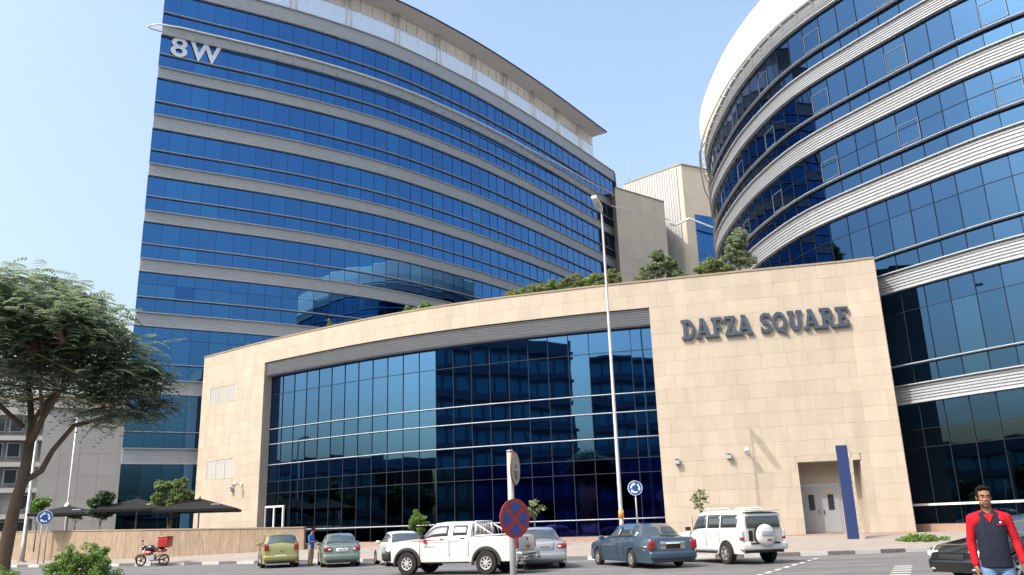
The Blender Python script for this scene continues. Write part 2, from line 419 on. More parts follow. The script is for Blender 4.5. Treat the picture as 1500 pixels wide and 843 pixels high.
prev = .6
for k, (zb, zt) in enumerate(bandsL):
    if k == 0: rr = [.6, 2.0, 4.6, 5.9, zb]
    elif k <= 3: rr = [prev, prev + 1.25, zb - 1.05, zb]
    else: rr = [prev, prev + 1.35, zb]
    rowsL += list(zip(rr, rr[1:]))
    prev = zt
rL = random.Random(4)
def spL(i, z):
    if rL.random() < (.4 if i < 3 else .10): return M['glassL2']
    if rL.random() < .012: return M['glassL3']
glazing(tl, planL, rowsL, M['glassL'], M['glassLs'], lambda i, z, x, y: 0 if (z < 12 and i > 5) or (z < 22 and i > 22) else 1., special=spL)
mullions(tl, planL, rowsL, off=.025, sash=lambda i, z: i % 4 == 3 and i > 14 and z > 20 and any(abs(z - (b_[1] + 1.35)) < .02 for b_ in bandsL), w=.018)
for k, (zb, zt) in enumerate(bandsL):
    mb = MB(); mb.sweep(fins(.16, zb, zt, 7, d=.02), planL); mb.sweep([(-.1, zt + .002), (.30, zt + .002), (.30, zt + .07), (-.1, zt + .07)], planL)
    mb.sweep([(-.1, zb - .07), (.28, zb - .07), (.28, zb - .003), (-.1, zb - .003)], planL)
    mb.build('spandrel_band', M['alu'], tl)
    if k < 9:
        zr = zt + 1.35
        mb = MB(); mb.sweep([(.04, zr - .03), (.26, zr - .03), (.26, zr + .02), (.04, zr + .02)], planL)
        mb.build('sunshade_rail', M['alu'], tl)
# side returns of the tower
mb = MB(); e = planL[-1]; mb.prism([(e[0] - .1, e[1]), (e[0] + .25, e[1] - .2), (e[0] + 1.2, e[1] + 6), (e[0] - 4, e[1] + 7)], .3, 50.6)
mb.build('end_wall', M['spandrel'], tl)
# canopy pipe ring
ring = offset(planL, 1.25); ringL = [(-30.6, 67.2, 45.75), (-31.3, 66.6, 45.7), (-31.75, 65.9, 45.5), (-31.7, 65.2, 45.25), (-31.2, 64.75, 45.1), (-30.5, 64.75, 45.15)] + [(x, y, 45.2 + (.9 * max(0, i - 30) / 16)) for i, (x, y) in enumerate(ring)][1:]
mb = MB(); mb.tube(ringL, .07, 8); mb.build('canopy_pipe', M['white_metal'], tl)
mb = MB()
nL = normals(planL)
for i in range(2, 46, 1):
    x, y = planL[i]; nx, ny = nL[i]; z = 45.15 + .9 * max(0, i - 30) / 16
    mb.tube([(x, y, z - .25), (x + nx * 1.2, y + ny * 1.2, z)], .028, 5)
tag(mb.build('canopy_bracket', M['alu'], tl), kind='stuff')
# screened plant storey under the big roof
scr = offset(planL, -.75)
i0, i1 = 0, 43
mb = MB(); mb.sweep([(-.1, 50.75), (.2, 50.75), (.2, 50.85), (-.1, 50.85)], planL); mb.build('parapet_cap', M['alu_light'], tl)
nps = 0
for i in range(i0, i1):
    mx, my, L, an, nx, ny = seg_info(scr, i)
    mb = MB()
    for k in range(16): mb.box((0, 0, -1.5 + k * .18), (L - .07, .05, .035))
    mb.box((0, .05, 1.85), (L - .07, .04, 1.4))
    mb.box((-L / 2 + .02, -.02, .3), (.04, .06, 4.0))
    o = mb.build('louvre_screen', M['white_metal'], tl); o.location = (mx, my, 52.4); o.rotation_euler = (0, 0, an)
    if i % 4 == 0:
        px, py = scr[i]; n_ = normals(scr)[i]
        for s in (-.28, .28):
            q = MB(); q.tube([(px + n_[0] * .3 + math.cos(an) * s, py + n_[1] * .3 + math.sin(an) * s, 50.7), (px + n_[0] * .3 + math.cos(an) * s, py + n_[1] * .3 + math.sin(an) * s, 54.98)], .10, 8)
            q.build('roof_column', M['white_metal'], tl)
rl = planL[:]
rp, _ = smooth_path(planL[:44], 50)
mb = MB(); mb.sweep([(-2.4, 55.0), (1.5, 54.95), (1.56, 55.12), (1.4, 55.28), (-2.4, 55.4)], rp); mb.build('roof_eaves', M['soffit'], tl)
mb = MB(); mb.sweep([(1.565, 54.98), (1.66, 54.98), (1.66, 55.12), (1.565, 55.14)], rp); mb.build('gutter', M['alu_dark'], tl)
def text_mesh(s, size, extrude, boldness, name, m, parent):
    cu = bpy.data.curves.new('t', 'FONT'); cu.body = s; cu.size = size; cu.extrude = extrude; cu.offset = boldness; cu.resolution_u = 4
    o = bpy.data.objects.new('t', cu); col.objects.link(o)
    bpy.context.view_layer.update()
    me = bpy.data.meshes.new_from_object(o.evaluated_get(bpy.context.evaluated_depsgraph_get()))
    bpy.data.objects.remove(o); me.materials.clear(); me.materials.append(m)
    r_ = link(name, me, parent); return r_
# 8W: flat white film letters fixed just in front of the panes
for ch, s0, wd in (('8', .85, 1), ('W', 2.45, 1)):
    o = text_mesh(ch, 3., .008, .05 if ch == '8' else .075, 'letter', M['white_film'], tl)
    bb = [v.co.copy() for v in o.data.vertices]; x0 = min(v.x for v in bb); x1 = max(v.x for v in bb); y0 = min(v.y for v in bb); y1 = max(v.y for v in bb)
    W_ = 1.42 if ch == '8' else 2.75; sx = W_ / (x1 - x0); sy = 1.9 / (y1 - y0)
    for v in o.data.vertices: v.co = Vector(((v.co.x - x0) * sx, (v.co.y - y0) * sy, v.co.z))
    a0 = planL[0]; an = math.atan2(planL[4][1] - a0[1], planL[4][0] - a0[0])
    o.location = (a0[0] + math.cos(an) * s0 + math.sin(an) * .17, a0[1] + math.sin(an) * s0 - math.cos(an) * .17, 42.88)
    o.rotation_euler = (PI / 2, 0, an)

# ---------------- right tower
KR = .965
planR, LR = smooth_path([(x * KR, y * KR) for x, y in [(31, 93), (24.5, 86), (21.0, 79), (19.0, 73), (18.2, 67.5), (18.15, 60.2), (18.7, 55.4), (19.45, 52.1), (20.4, 49.7), (21.4, 47.8), (22.4, 46.0), (23.35, 44.4), (24.3, 42.8), (25.2, 41.4), (26.2, 40.1), (27.3, 38.9), (30, 36.6), (34.5, 33.8), (41, 31.0), (50, 29)]], 60)
tr = thing('office_tower', 'curved blue glass tower on the right with ribbed bands and white overhanging parapet', 'office building')
bandsR = [(1.6 + (a - 1.6) * KR, 1.6 + (b - 1.6) * KR) for a, b in [(7.37, 8.31), (13.77, 14.8), (19.39, 20.63), (24.38, 25.43), (28.97, 29.88), (33.53, 34.55)]]
core = MB(); core.prism(offset(planR, -.12) + [(60, 60), (52, 95)], .3, 33.3); fixn(core.build('core', M['spandrel'], tr))
rowsR = []; prev = .95
for k, (zb, zt) in enumerate(bandsR):
    if k == 0: rr = [.95, 1.9, 4.8, 5.75, zb]
    elif k in (1, 2, 3): rr = [prev, prev + 1.12, zb - 1.25, zb]
    else: rr = [prev, prev + 1.12, zb]
    rowsR += list(zip(rr, rr[1:])); prev = zt
def spR(i, z):
    if z < 5: return M['glassD']
    if rL.random() < .08: return M['glassR2']
glazing(tr, planR, rowsR, M['glassR'], M['glassRs'], lambda i, z, x, y: 0 if (i < 16 or math.atan2(x, y) > R(36)) or (z < 13 and x < 20) else 1., special=spR)
mullions(tr, planR, rowsR, sash=lambda i, z: i % 4 == 1 and z > 20 and any(abs(z - (b_[1] + 1.12)) < .02 for b_ in bandsR), m='alu_dark', w=.022)
for k, (zb, zt) in enumerate(bandsR):
    mb = MB(); mb.sweep(fins(.22, zb, zt, 6, d=.055), planR); mb.sweep([(-.1, zt + .002), (.36, zt + .002), (.36, zt + .06), (-.1, zt + .06)], planR)
    mb.sweep([(-.1, zb - .06), (.30, zb - .06), (.30, zb - .003), (-.1, zb - .003)], planR)
    mb.build('spandrel_band', M['alu_light'], tr)
    if k < 5:
        zr = zt + 1.12; mb = MB(); mb.sweep([(.10, zr - .035), (.30, zr - .035), (.33, zr), (.30, zr + .035), (.10, zr + .035)], planR); mb.build('sunshade_rail', M['alu_light'], tr)
mb = MB(); mb.sweep([(.04, 1.84), (.2, 1.84), (.2, 1.95), (.04, 1.95)], planR); mb.build('sill_rail', M['white_metal'], tr)
for (r_, n_t) in ((0, 10), (1, 9)):
    for k in range(n_t):
        if k in (4, 6 - r_): continue
        x_, y_ = planR[26]; q_ = planR[27]; t_k = .2 + .075 * k; nn_ = normals(planR)[26]
        x_, y_ = x_ + (q_[0] - x_) * t_k, y_ + (q_[1] - y_) * t_k
        piece('window_lettering', M['white_film'], (x_ + nn_[0] * .045, y_ + nn_[1] * .045, 3.62 - r_ * .17), (.075, .01, .1), math.atan2(nn_[0], -nn_[1]), tr)
mb = MB(); mb.sweep([(-.1, .35), (.35, .35), (.35, .93), (-.1, .93)], planR); mb.build('plinth', M['plinth'], tr)
# white overhanging parapet, in cladding panels
for i in range(len(planR) - 1):
    mb = MB(); seg = [planR[i], planR[i + 1]]
    n0, n1 = normals(planR)[i], normals(planR)[i + 1]
    pr = [(-.5, 33.62), (.28, 33.64), (.50, 34.8), (.55, 36.25), (.4, 36.4), (-.5, 36.4)]
    vs = [(seg[0][0] + n0[0] * o, seg[0][1] + n0[1] * o, z) for o, z in pr] + [(seg[1][0] + n1[0] * o, seg[1][1] + n1[1] * o, z) for o, z in pr]
    k = len(pr); mb.add(vs, [(j, (j + 1) % k, k + (j + 1) % k, k + j) for j in range(k)] + [tuple(range(k)), tuple(range(2 * k - 1, k - 1, -1))])
    fixn(mb.build('parapet_panel', M['white_clad'], tr))
mb = MB(); mb.prism(offset(planR, -.4) + [(60, 60), (52, 95)], 33.445, 35.664); fixn(mb.build('roof', M['white_clad'], tr))
nR = normals(planR)
mb = MB(); mb.tube([(x, y, 33.204) for x, y in offset(planR, .72)][6:], .075, 8); mb.build('canopy_pipe', M['white_metal'], tr)
mb = MB()
for i in range(7, 58):
    x, y = planR[i]; nx, ny = nR[i]; mb.tube([(x + nx * .2, y + ny * .2, 33.155), (x + nx * .70, y + ny * .70, 33.204)], .045, 5)
tag(mb.build('canopy_bracket', M['white_metal'], tr), kind='stuff')
mb = MB(); mb.tube([(17.3, 67, 33.2), (17.05, 68.5, 32.9), (17.35, 70, 31.9), (18.05, 72, 30.6), (19.2, 74, 29.7)], .05, 6); mb.build('hanging_pipe', M['grey_pole'], tr)

# ---------------- podium building
PODPTS = [(-24.5, 65.1), (-18.8, 60.5), (-14.1, 57.1), (-10.2, 54.5), (-6.7, 52.5), (-3.5, 51.0), (-.5, 49.8), (2.4, 48.8), (5.2, 47.9), (7.9, 47.2), (10.6, 46.45), (13.3, 45.75), (16.0, 45.1), (18.35, 44.53)]
PD, PL = smooth_path(PODPTS, 400)
def pod_s(x):
    for i, p in enumerate(PD):
        if p[0] >= x: return PL * i / 400
    return PL
def pod_at(s):
    k = min(max(s / PL * 400, 0), 399.999); i = int(k); t = k - i; a, c = PD[i], PD[i + 1]
    an = math.atan2(c[1] - a[1], c[0] - a[0]); return a[0] + (c[0] - a[0]) * t, a[1] + (c[1] - a[1]) * t, an
def pod_sub(s0, s1, n):
    return [pod_at(s0 + (s1 - s0) * k / n)[:2] for k in range(n + 1)]
sL, sR = pod_s(-18.3), pod_s(7.95)
pod = thing('podium_building', 'cream limestone block with curved glass front and DAFZA SQUARE lettering', 'building')
CRN = (18.35, 44.53); CR2 = (19.9, 43.95)
backp = [(21.5, 52), (24, 60), (15, 90), (-20, 72.5), (-25.2, 67.2)]
mb = MB()
front = pod_sub(0, sL, 10)
mb.prism(pod_sub(0, PL, 60)[0:1] + [(p[0], p[1]) for p in offset(pod_sub(0, PL, 60), -1.35)] + [(19.5, 45.2), (21.0, 50)] + backp[1:], .3, 14.2); fixn(mb.build('core', M['stone_back'], pod))
# backing walls behind the tiles
def wallseg(s0, s1, z0, z1, o0=-1.3, o1=-.045, n=12, name='wall', m='stone_back'):
    mb = MB(); mb.sweep([(o0, z0), (o1, z0), (o1, z1), (o0, z1)], pod_sub(s0, s1, n)); return fixn(mb.build(name, M[m], pod))
wallseg(0, sL, .5, 14.9); wallseg(sL + .002, sR - .002, 13.46, 14.9)
sd0, sd1 = pod_s(14.80), pod_s(17.78)
wallseg(sR, sd0, .5, 14.9); wallseg(sd0 + .002, sd1 - .002, 4.28, 14.9, n=6); wallseg(sd1, PL, .5, 14.9, n=4)
mb = MB(); mb.prism([CRN, (CR2[0] - .02, CR2[1] + .05), (21.2, 50.5), (18.9, 50.5)], .5, 14.9); fixn(mb.build('wall', M['stone_back'], pod))
tiles = []
def tile_run(getpos, S0, S1, z0, z1, holes=(), w0=1.25, h=.79, zoff=0, seed=0):
    rg = random.Random(seed); nr = round((z1 - z0) / h); hh = (z1 - z0) / nr
    for r_ in range(nr):
        za, zb = z0 + r_ * hh, z0 + (r_ + 1) * hh
        s = S0; first = True
        while s < S1 - .02:
            ww = w0 * rg.uniform(.75, 1.2)
            if first: ww *= rg.uniform(.4, 1.); first = False
            e = min(s + ww, S1)
            if S1 - e < .35: e = S1
            rects = [(s, e, za, zb)]
            for (hs0, hs1, hz0, hz1) in holes:
                nxt = []
                for (a, c, p, q) in rects:
                    if c <= hs0 or a >= hs1 or q <= hz0 or p >= hz1: nxt.append((a, c, p, q)); continue
                    if a < hs0: nxt.append((a, hs0, p, q))
                    if c > hs1: nxt.append((hs1, c, p, q))
                    a2, c2 = max(a, hs0), min(c, hs1)
                    if p < hz0: nxt.append((a2, c2, p, hz0))
                    if q > hz1: nxt.append((a2, c2, hz1, q))
                rects = nxt
            for (a, c, p, q) in rects:
                if c - a > .06 and q - p > .06: tiles.append((getpos((a + c) / 2), c - a - .007, (p + q) / 2, q - p - .007, rg.uniform(0, .006)))
            s = e
holesL = [(pod_s(-23.66), pod_s(-20.89), 11.15, 12.35), (pod_s(-23.56), pod_s(-20.75), 5.45, 6.85)]
tile_run(pod_at, 0, sL, .75, 15.0, holesL, seed=1)
tile_run(pod_at, sL, sR, 13.45, 15.0, seed=2, h=.775)
tile_run(pod_at, sR, PL, .6, 15.0, [(sd0, sd1, .5, 4.27)], seed=3, h=.8)
an2 = math.atan2(CR2[1] - CRN[1], CR2[0] - CRN[0]); l2 = math.hypot(CR2[0] - CRN[0], CR2[1] - CRN[1])
tile_run(lambda s: (CRN[0] + math.cos(an2) * s, CRN[1] + math.sin(an2) * s, an2), 0, l2, .6, 15.0, seed=4, w0=2.2, h=.8)
tiles.sort(key=lambda t: -(t[1] * t[3]) / (t[0][1] ** 2) * (1 if t[3] > .3 else .5))
jb = MB()
for k, ((x, y, an), tw, zc, th, pr) in enumerate(tiles):
    o = -.02 + pr; c = (x + math.sin(an) * o, y - math.cos(an) * o, zc)
    if k < 300: piece('stone_tile', M['stone'], c, (tw, .05, th), an, pod)
    else: jb.box(c, (tw, .05, th), an)
M['stonej'] = mat('cream_limestone_joined', (.345, .30, .245), .65, noise=.10, nscale=1.1, rand=.05, bump=.12, bscale=25, island=True, stretch=(1, 1, .28))
tag(jb.build('stone_tile', M['stonej'], pod), kind='stuff')
mb = MB(); cap = pod_sub(0, PL, 60) + [CR2]
mb.sweep([(-1.3, 15.003), (.05, 15.003), (.05, 15.1), (-1.3, 15.1)], cap); mb.build('coping', M['coping'], pod)
# side return left, jambs
mb = MB(); x, y, an = pod_at(0); mb.prism([(x - .02, y + .02), (x - .55, y + 2.2), (x + 1, y + 2.2), (x + 1.2, y - .6)], .6, 14.98); fixn(mb.build('side_wall', M['stone_far'], pod))
mb = MB(); mb.prism([(20.0 - .05, 43.97 + .03), (21.6, 49.8), (21.3, 49.8), (19.6, 44.3)], .6, 14.98); fixn(mb.build('side_wall', M['stone'], pod))
for s_ in (sL, sR):
    x, y, an = pod_at(s_); sg = -1 if s_ == sL else 1
    mb = MB(); c = (x + math.cos(an) * .02 * -sg - math.sin(an) * .62, y + math.sin(an) * .02 * -sg + math.cos(an) * .62, 7.08)
    mb.box(c, (.05, 1.25, 12.7), an); mb.build('jamb', M['stone'], pod)
# glass front
NC = 23
gpl = offset(pod_sub(sL + .06, sR - .06, NC), -.75)
rowsP = [(.8, 1.68), (1.68, 4.18), (4.18, 4.98), (4.98, 6.14), (6.14, 7.58), (7.58, 8.65), (8.65, 11.14), (11.14, 12.46)]
def spP(i, z):
    if i >= 14 and z < 4.9: return M['glassN']
    if i < 14 and z < 4.9: return M['glassD']
glazing(pod, gpl, rowsP, M['glassP'], M['glassP'], lambda *a: 1., special=spP)
mullions(pod, gpl, rowsP, m='alu_dark', w=.035)
mb = MB(); mb.sweep([(-.4, .5), (-.12, .5), (-.12, 13.4), (-.4, 13.4)], gpl); mb.build('backing_wall', M['spandrel'], pod)
for z in (1.68, 6.14, 7.58, 8.65):
    mb = MB(); mb.tube([(x, y, z) for x, y in offset(gpl, .13)], .032, 8); mb.build('glazing_rail', M['alu_light'], pod)
for k in range(9):
    z0 = 12.5 + k * .105; mb = MB(); mb.sweep([(-.05, z0), (.60, z0), (.64, z0 + .05), (.56, z0 + .075), (-.05, z0 + .08)], gpl); mb.build('louvre_slat', M['alu_light'], pod)
mb = MB(); mb.sweep([(-.1, .35), (1.15, .35), (1.15, .78), (-.1, .78)], gpl); mb.build('plinth', M['plinth'], pod)
mb = MB(); mb.sweep([(-.5, .35), (.22, .35), (.22, .6), (-.5, .6)], pod_sub(sR, PL, 12) + [CR2]); mb.build('plinth', M['plinth'], pod)
# white framed glass door at the left end of the glass front
dr = MB(); x, y, an = gpl[0][0], gpl[0][1], math.atan2(gpl[1][1] - gpl[0][1], gpl[1][0] - gpl[0][0])
T = Matrix.Translation((x + math.sin(an) * .18, y - math.cos(an) * .18, .8)) @ Matrix.Rotation(an, 4, 'Z')
for xx in (.12, 1.08, 2.06): dr.box((xx, 0, 1.2), (.11, .12, 2.4), mtx=T)
dr.box((1.09, 0, 2.46), (2.08, .13, .12), mtx=T); dr.box((1.09, 0, .08), (1.8, .09, .16), mtx=T)
dd = dr.build('glass_door', M['white_metal'], pod)
q = MB(); q.box((.6, .03, 1.25), (.84, .03, 2.2), mtx=T); q.box((1.57, .03, 1.25), (.84, .03, 2.2), mtx=T); q.build('door_pane', M['glassD'], dd)
# service entrance recess
x0, y0, a0 = pod_at(sd0); x1, y1, a1 = pod_at(sd1); a0 = math.atan2(y1 - y0, x1 - x0); Wd = math.hypot(x1 - x0, y1 - y0)
T = Matrix.Translation((x0, y0, .6)) @ Matrix.Rotation(a0, 4, 'Z')
mb = MB()
mb.box((Wd / 2, 1.42, 1.84), (Wd + .2, .1, 3.7), mtx=T); mb.box((-.03, .68, 1.84), (.06, 1.3, 3.66), mtx=T); mb.box((Wd + .03, .68, 1.84), (.06, 1.3, 3.66), mtx=T)
mb.box((Wd / 2, .69, 3.7), (Wd, 1.32, .06), mtx=T); mb.build('entrance_recess', M['stonej'], pod)
mb = MB(); mb.box((Wd / 2, .5, -.09), (Wd + .5, 2.0, .2), mtx=T); mb.build('threshold', M['plinth'], pod)
DW = MB(); DW.box((1.02, 1.34, 1.28), (2.06, .05, 2.56), mtx=T); dw = DW.build('door_frame', M['alu_light'], pod)
for xx in (.53, 1.51):
    q = MB(); q.box((xx, 1.30, 1.24), (.93, .05, 2.4), mtx=T); lf = q.build('door_leaf', M['door_grey'], pod)
    q = MB(); q.box((xx + .05, 1.268, 1.6), (.3, .02, .8), mtx=T); q.build('door_window', M['darkwin'], lf)
    q = MB(); q.box((xx - .05, 1.268, 2.15), (.42, .012, .07), mtx=T); q.build('notice', M['notice'], lf)
    q = MB(); q.box((xx + (.36 if xx < 1 else -.36), 1.25, 1.1), (.04, .06, .25), mtx=T); q.build('handle', M['chrome'], lf)
# ventilation grilles in the left stone wall
for (xa, xb, za, zb) in ((-23.66, -20.89, 11.15, 12.35), (-23.56, -20.75, 5.45, 6.85)):
    sa, sb = pod_s(xa), pod_s(xb); x0, y0, _ = pod_at(sa); x1, y1, _ = pod_at(sb); a = math.atan2(y1 - y0, x1 - x0); L = math.hypot(x1 - x0, y1 - y0)
    T = Matrix.Translation((x0, y0, za)) @ Matrix.Rotation(a, 4, 'Z'); mb = MB()
    mb.box((L / 2, .06, (zb - za) / 2), (L, .04, zb - za), mtx=T)
    for k in range(10): mb.box((L / 2, .02, (zb - za) * (k + .5) / 10), (L - .1, .03, .06), mtx=T)
    for xx in (.03, L * .33, L * .66, L - .03): mb.box((xx, .015, (zb - za) / 2), (.06, .05, zb - za - .01), mtx=T)
    mb.build('ventilation_grille', M['grille'], pod)
# DAFZA SQUARE, slab serif letters standing off the wall
def arc(cx, cy, rx, ry, a0, a1, n=12): return [(cx + rx * math.cos(R(a0 + (a1 - a0) * k / n)), cy + ry * math.sin(R(a0 + (a1 - a0) * k / n))) for k in range(n + 1)]
G_ = {
 'D': (.9, [([(.24, .02), (.24, .98)], .21), ([(.24, .92)] + arc(.42, .5, .36, .42, 90, -90) + [(.24, .08)], .19), ([(0, .07), (.3, .07)], .14), ([(0, .93), (.3, .93)], .14)]),
 'A': (.98, [([(.16, .03), (.44, .98)], .17), ([(.46, .98), (.80, .03)], .22), ([(.24, .32), (.66, .32)], .13), ([(.0, .07), (.34, .07)], .14), ([(.58, .07), (.98, .07)], .14), ([(.28, .93), (.5, .93)], .14)]),
 'F': (.78, [([(.24, .02), (.24, .98)], .21), ([(0, .92), (.74, .92)], .16), ([(.24, .5), (.54, .5)], .14), ([(0, .07), (.46, .07)], .14), ([(.68, .99), (.68, .68)], .12), ([(.54, .36), (.54, .64)], .1)]),
 'Z': (.80, [([(.06, .92), (.76, .92)], .16), ([(.04, .08), (.76, .08)], .16), ([(.64, .9), (.16, .1)], .20), ([(.1, .99), (.1, .68)], .12), ([(.72, .01), (.72, .34)], .12)]),
 'S': (.74, [(arc(.37, .72, .25, .2, 25, 180, 8) + arc(.37, .72, .25, .2, 200, 255, 3) + arc(.37, .28, .26, .2, 80, 0, 6) + arc(.37, .28, .26, .2, -20, -160, 8), .18), ([(.62, .98), (.62, .70)], .11), ([(.1, .02), (.1, .32)], .11)]),
 'Q': (.92, [(arc(.45, .5, .34, .41, 0, 360, 24), .20), ([(.42, .2), (.6, .04), (.84, -.1)], .16)]),
 'U': (.94, [([(.22, .96), (.22, .36)] + arc(.47, .36, .25, .27, 180, 360, 10) + [(.72, .96)], .20), ([(.02, .93), (.42, .93)], .14), ([(.54, .93), (.92, .93)], .14)]),
 'R': (.94, [([(.24, .02), (.24, .98)], .21), ([(.24, .92), (.5, .92)] + arc(.5, .7, .2, .22, 90, -90, 8) + [(.24, .48)], .17), ([(.48, .48), (.74, .05)], .20), ([(0, .07), (.44, .07)], .14), ([(.66, .07), (.92, .07)], .14), ([(0, .93), (.3, .93)], .14)]),
 'E': (.82, [([(.24, .02), (.24, .98)], .21), ([(0, .92), (.76, .92)], .15), ([(0, .08), (.76, .08)], .15), ([(.24, .5), (.56, .5)], .14), ([(.71, .99), (.71, .70)], .12), ([(.71, .01), (.71, .30)], .12), ([(.55, .38), (.55, .62)], .1)]),
}
def ribbon(mb, pts, w, y0, y1, T, sc):
    n = len(pts); closed = math.hypot(pts[0][0] - pts[-1][0], pts[0][1] - pts[-1][1]) < 1e-4
    Ls, Rs = [], []
    for i in range(n):
        if closed: a, c = pts[(i - 1) % (n - 1)], pts[(i + 1) % (n - 1)]
        else: a, c = pts[max(i - 1, 0)], pts[min(i + 1, n - 1)]
        dx, dy = c[0] - a[0], c[1] - a[1]; l = math.hypot(dx, dy); nx, ny = -dy / l * w / 2, dx / l * w / 2
        Ls.append((pts[i][0] + nx, pts[i][1] + ny)); Rs.append((pts[i][0] - nx, pts[i][1] - ny))
    vs = []
    for (lx, lz), (rx, rz) in zip(Ls, Rs):
        for yy in (y0, y1): vs += [T @ Vector((lx * sc, yy, lz * sc)), T @ Vector((rx * sc, yy, rz * sc))]
    fs = []
    for i in range(n - 1):
        a = i * 4; fs += [(a, a + 1, a + 5, a + 4), (a + 2, a + 6, a + 7, a + 3), (a, a + 4, a + 6, a + 2), (a + 1, a + 3, a + 7, a + 5)]
    if not closed: fs += [(0, 2, 3, 1), (4 * n - 4, 4 * n - 3, 4 * n - 1, 4 * n - 2)]
    mb.add(vs, fs)
sg = thing('wall_lettering', 'large dark blue slab serif letters reading DAFZA SQUARE high on the cream stone wall', 'sign')
s_ = pod_s(9.50); s1_ = pod_s(18.30); txt = 'DAFZA SQUARE'; tot = sum(G_[c][0] + .03 if c != ' ' else .42 for c in txt)
sc = (s1_ - s_) / tot * 1.0; capz = 1.12
for ch in txt:
    if ch == ' ': s_ += .42 * sc; continue
    w_, st = G_[ch]; x, y, an = pod_at(s_ + w_ * sc / 2)
    T = Matrix.Translation((x - math.cos(an) * w_ * sc / 2, y - math.sin(an) * w_ * sc / 2, 11.35)) @ Matrix.Rotation(an, 4, 'Z') @ Matrix.Diagonal((1, 1, capz / sc, 1))
    mb = MB()
    for k, (pts, wd) in enumerate(st): ribbon(mb, pts, wd, -.20 - k * .0025, -.07, T, sc)
    fixn(mb.build('letter', M['letter'], sg)); s_ += (w_ + .03) * sc
# wall lights and cameras
def wall_fix(x, z, kind, label, name, cat):
    s0 = pod_s(x); X, Y, an = pod_at(s0); t = thing(name, label, cat, (X, Y, z), an)
    mb = MB()
    if kind == 'spot':
        mb.box((0, -.06, 0), (.16, .1, .16)); mb.tube([(0, -.1, 0), (0, -.55, .02)], .035, 8); mb.build('bracket', M['white_metal'], t)
        q = MB(); q.tube([(0, -.5, .12), (0, -.72, -.08)], [.13, .16], 12); q.build('lamp_head', M['white_metal'], t)
    elif kind == 'arm':
        mb.box((0, -.06, 0), (.2, .1, .12)); mb.tube([(0, -.1, 0), (.05, -1.0, .22), (.06, -1.5, .22)], .035, 8); mb.build('bracket', M['white_metal'], t)
        q = MB(); q.box((.06, -1.55, .2), (.3, .22, .12)); q.box((.06, -1.55, .13), (.24, .16, .03)); q.build('lamp_head', M['white_metal'], t)
    else:
        mb.box((0, -.12, 0), (.2, .22, .26)); mb.build('housing', M['alu'], t)
        q = MB(); q.box((0, -.26, -.03), (.26, .1, .18)); q.box((0, -.2, .15), (.24, .24, .03)); q.build('lamp_head', M['alu_light'], t)
wall_fix(11.44, 4.75, 'box', 'small grey box light on the cream wall left of the white spotlight', 'wall_light', 'wall light')
wall_fix(12.37, 4.95, 'spot', 'white round spotlight on a short bracket on the cream wall left of the service door', 'wall_light', 'wall light')
wall_fix(8.75, 4.6, 'box', 'tiny grey camera box at the left edge of the lettered stone wall', 'wall_camera', 'camera')
wall_fix(-19.77, 4.9, 'spot', 'white spotlight low on the narrow stone wall left of the glass front', 'wall_light', 'wall light')
wall_fix(-20.6, 4.6, 'box', 'small grey box fixed left of the white spotlight on the narrow stone wall', 'wall_camera', 'camera')

# ---------------- link buildings between the towers
lk = thing('link_building', 'plain cream clad wall block beside the far end of the left tower', 'building')
mb = MB(); mb.prism([(15.0, 110.6), (23.0, 116.8), (23.6, 128), (13, 130)], .4, 46.9); fixn(mb.build('core', M['stone_back'], lk))
a_, c_ = (15.0, 110.6), (23.0, 116.8); an = math.atan2(c_[1] - a_[1], c_[0] - a_[0]); L = math.hypot(c_[0] - a_[0], c_[1] - a_[1])
for r_ in range(10):
    for k in range(4):
        z0 = 22 + r_ * 2.5; piece('cladding_panel', M['stone_far'], (a_[0] + math.cos(an) * L * (k + .5) / 4 + math.sin(an) * .03, a_[1] + math.sin(an) * L * (k + .5) / 4 - math.cos(an) * .03, z0 + 1.24), (L / 4 - .015, .05, 2.485), an, lk)
mb = MB(); mb.sweep([(-.2, 46.98), (.15, 46.98), (.15, 47.15), (-.2, 47.15)], [a_, c_]); mb.build('coping', M['coping'], lk)
lk2 = thing('link_building', 'tall block with ribbed grey metal side, cream end wall and blue glass strip', 'building')
P0, P1, P2 = (19, 128.5), (27.0, 121.0), (37, 125.9)
mb = MB(); mb.prism([P0, P1, P2, (40, 140), (19, 140)], .4, 54.8); fixn(mb.build('core', M['stone_far'], lk2))
an = math.atan2(P1[1] - P0[1], P1[0] - P0[0]); L = math.hypot(P1[0] - P0[0], P1[1] - P0[1])
for k in range(22):
    piece('metal_rib', M['ribbed'], (P0[0] + math.cos(an) * (L - .8) * (k + .5) / 22 + math.sin(an) * .12, P0[1] + math.sin(an) * (L - .8) * (k + .5) / 22 - math.cos(an) * .12, 35), ((L - .8) / 22 * .86, .10, 39.4), an, lk2)
an = math.atan2(P2[1] - P1[1], P2[0] - P1[0]); L = math.hypot(P2[0] - P1[0], P2[1] - P1[1])
for r_ in range(9):
    z0 = 18 + r_ * 3.2
    for k in range(4):
        piece('glass_pane', M['glassL'], (P1[0] + math.cos(an) * (1.75 + 1.2 * (k + .5)) + math.sin(an) * .06, P1[1] + math.sin(an) * (1.75 + 1.2 * (k + .5)) - math.cos(an) * .06, z0 + 1.6), (1.17, .06, 3.15), an, lk2)
mb = MB(); mb.sweep([(-.2, 54.82), (.15, 54.82), (.15, 55.0), (-.2, 55.0)], [P0, P1, P2]); mb.build('coping', M['coping'], lk2)
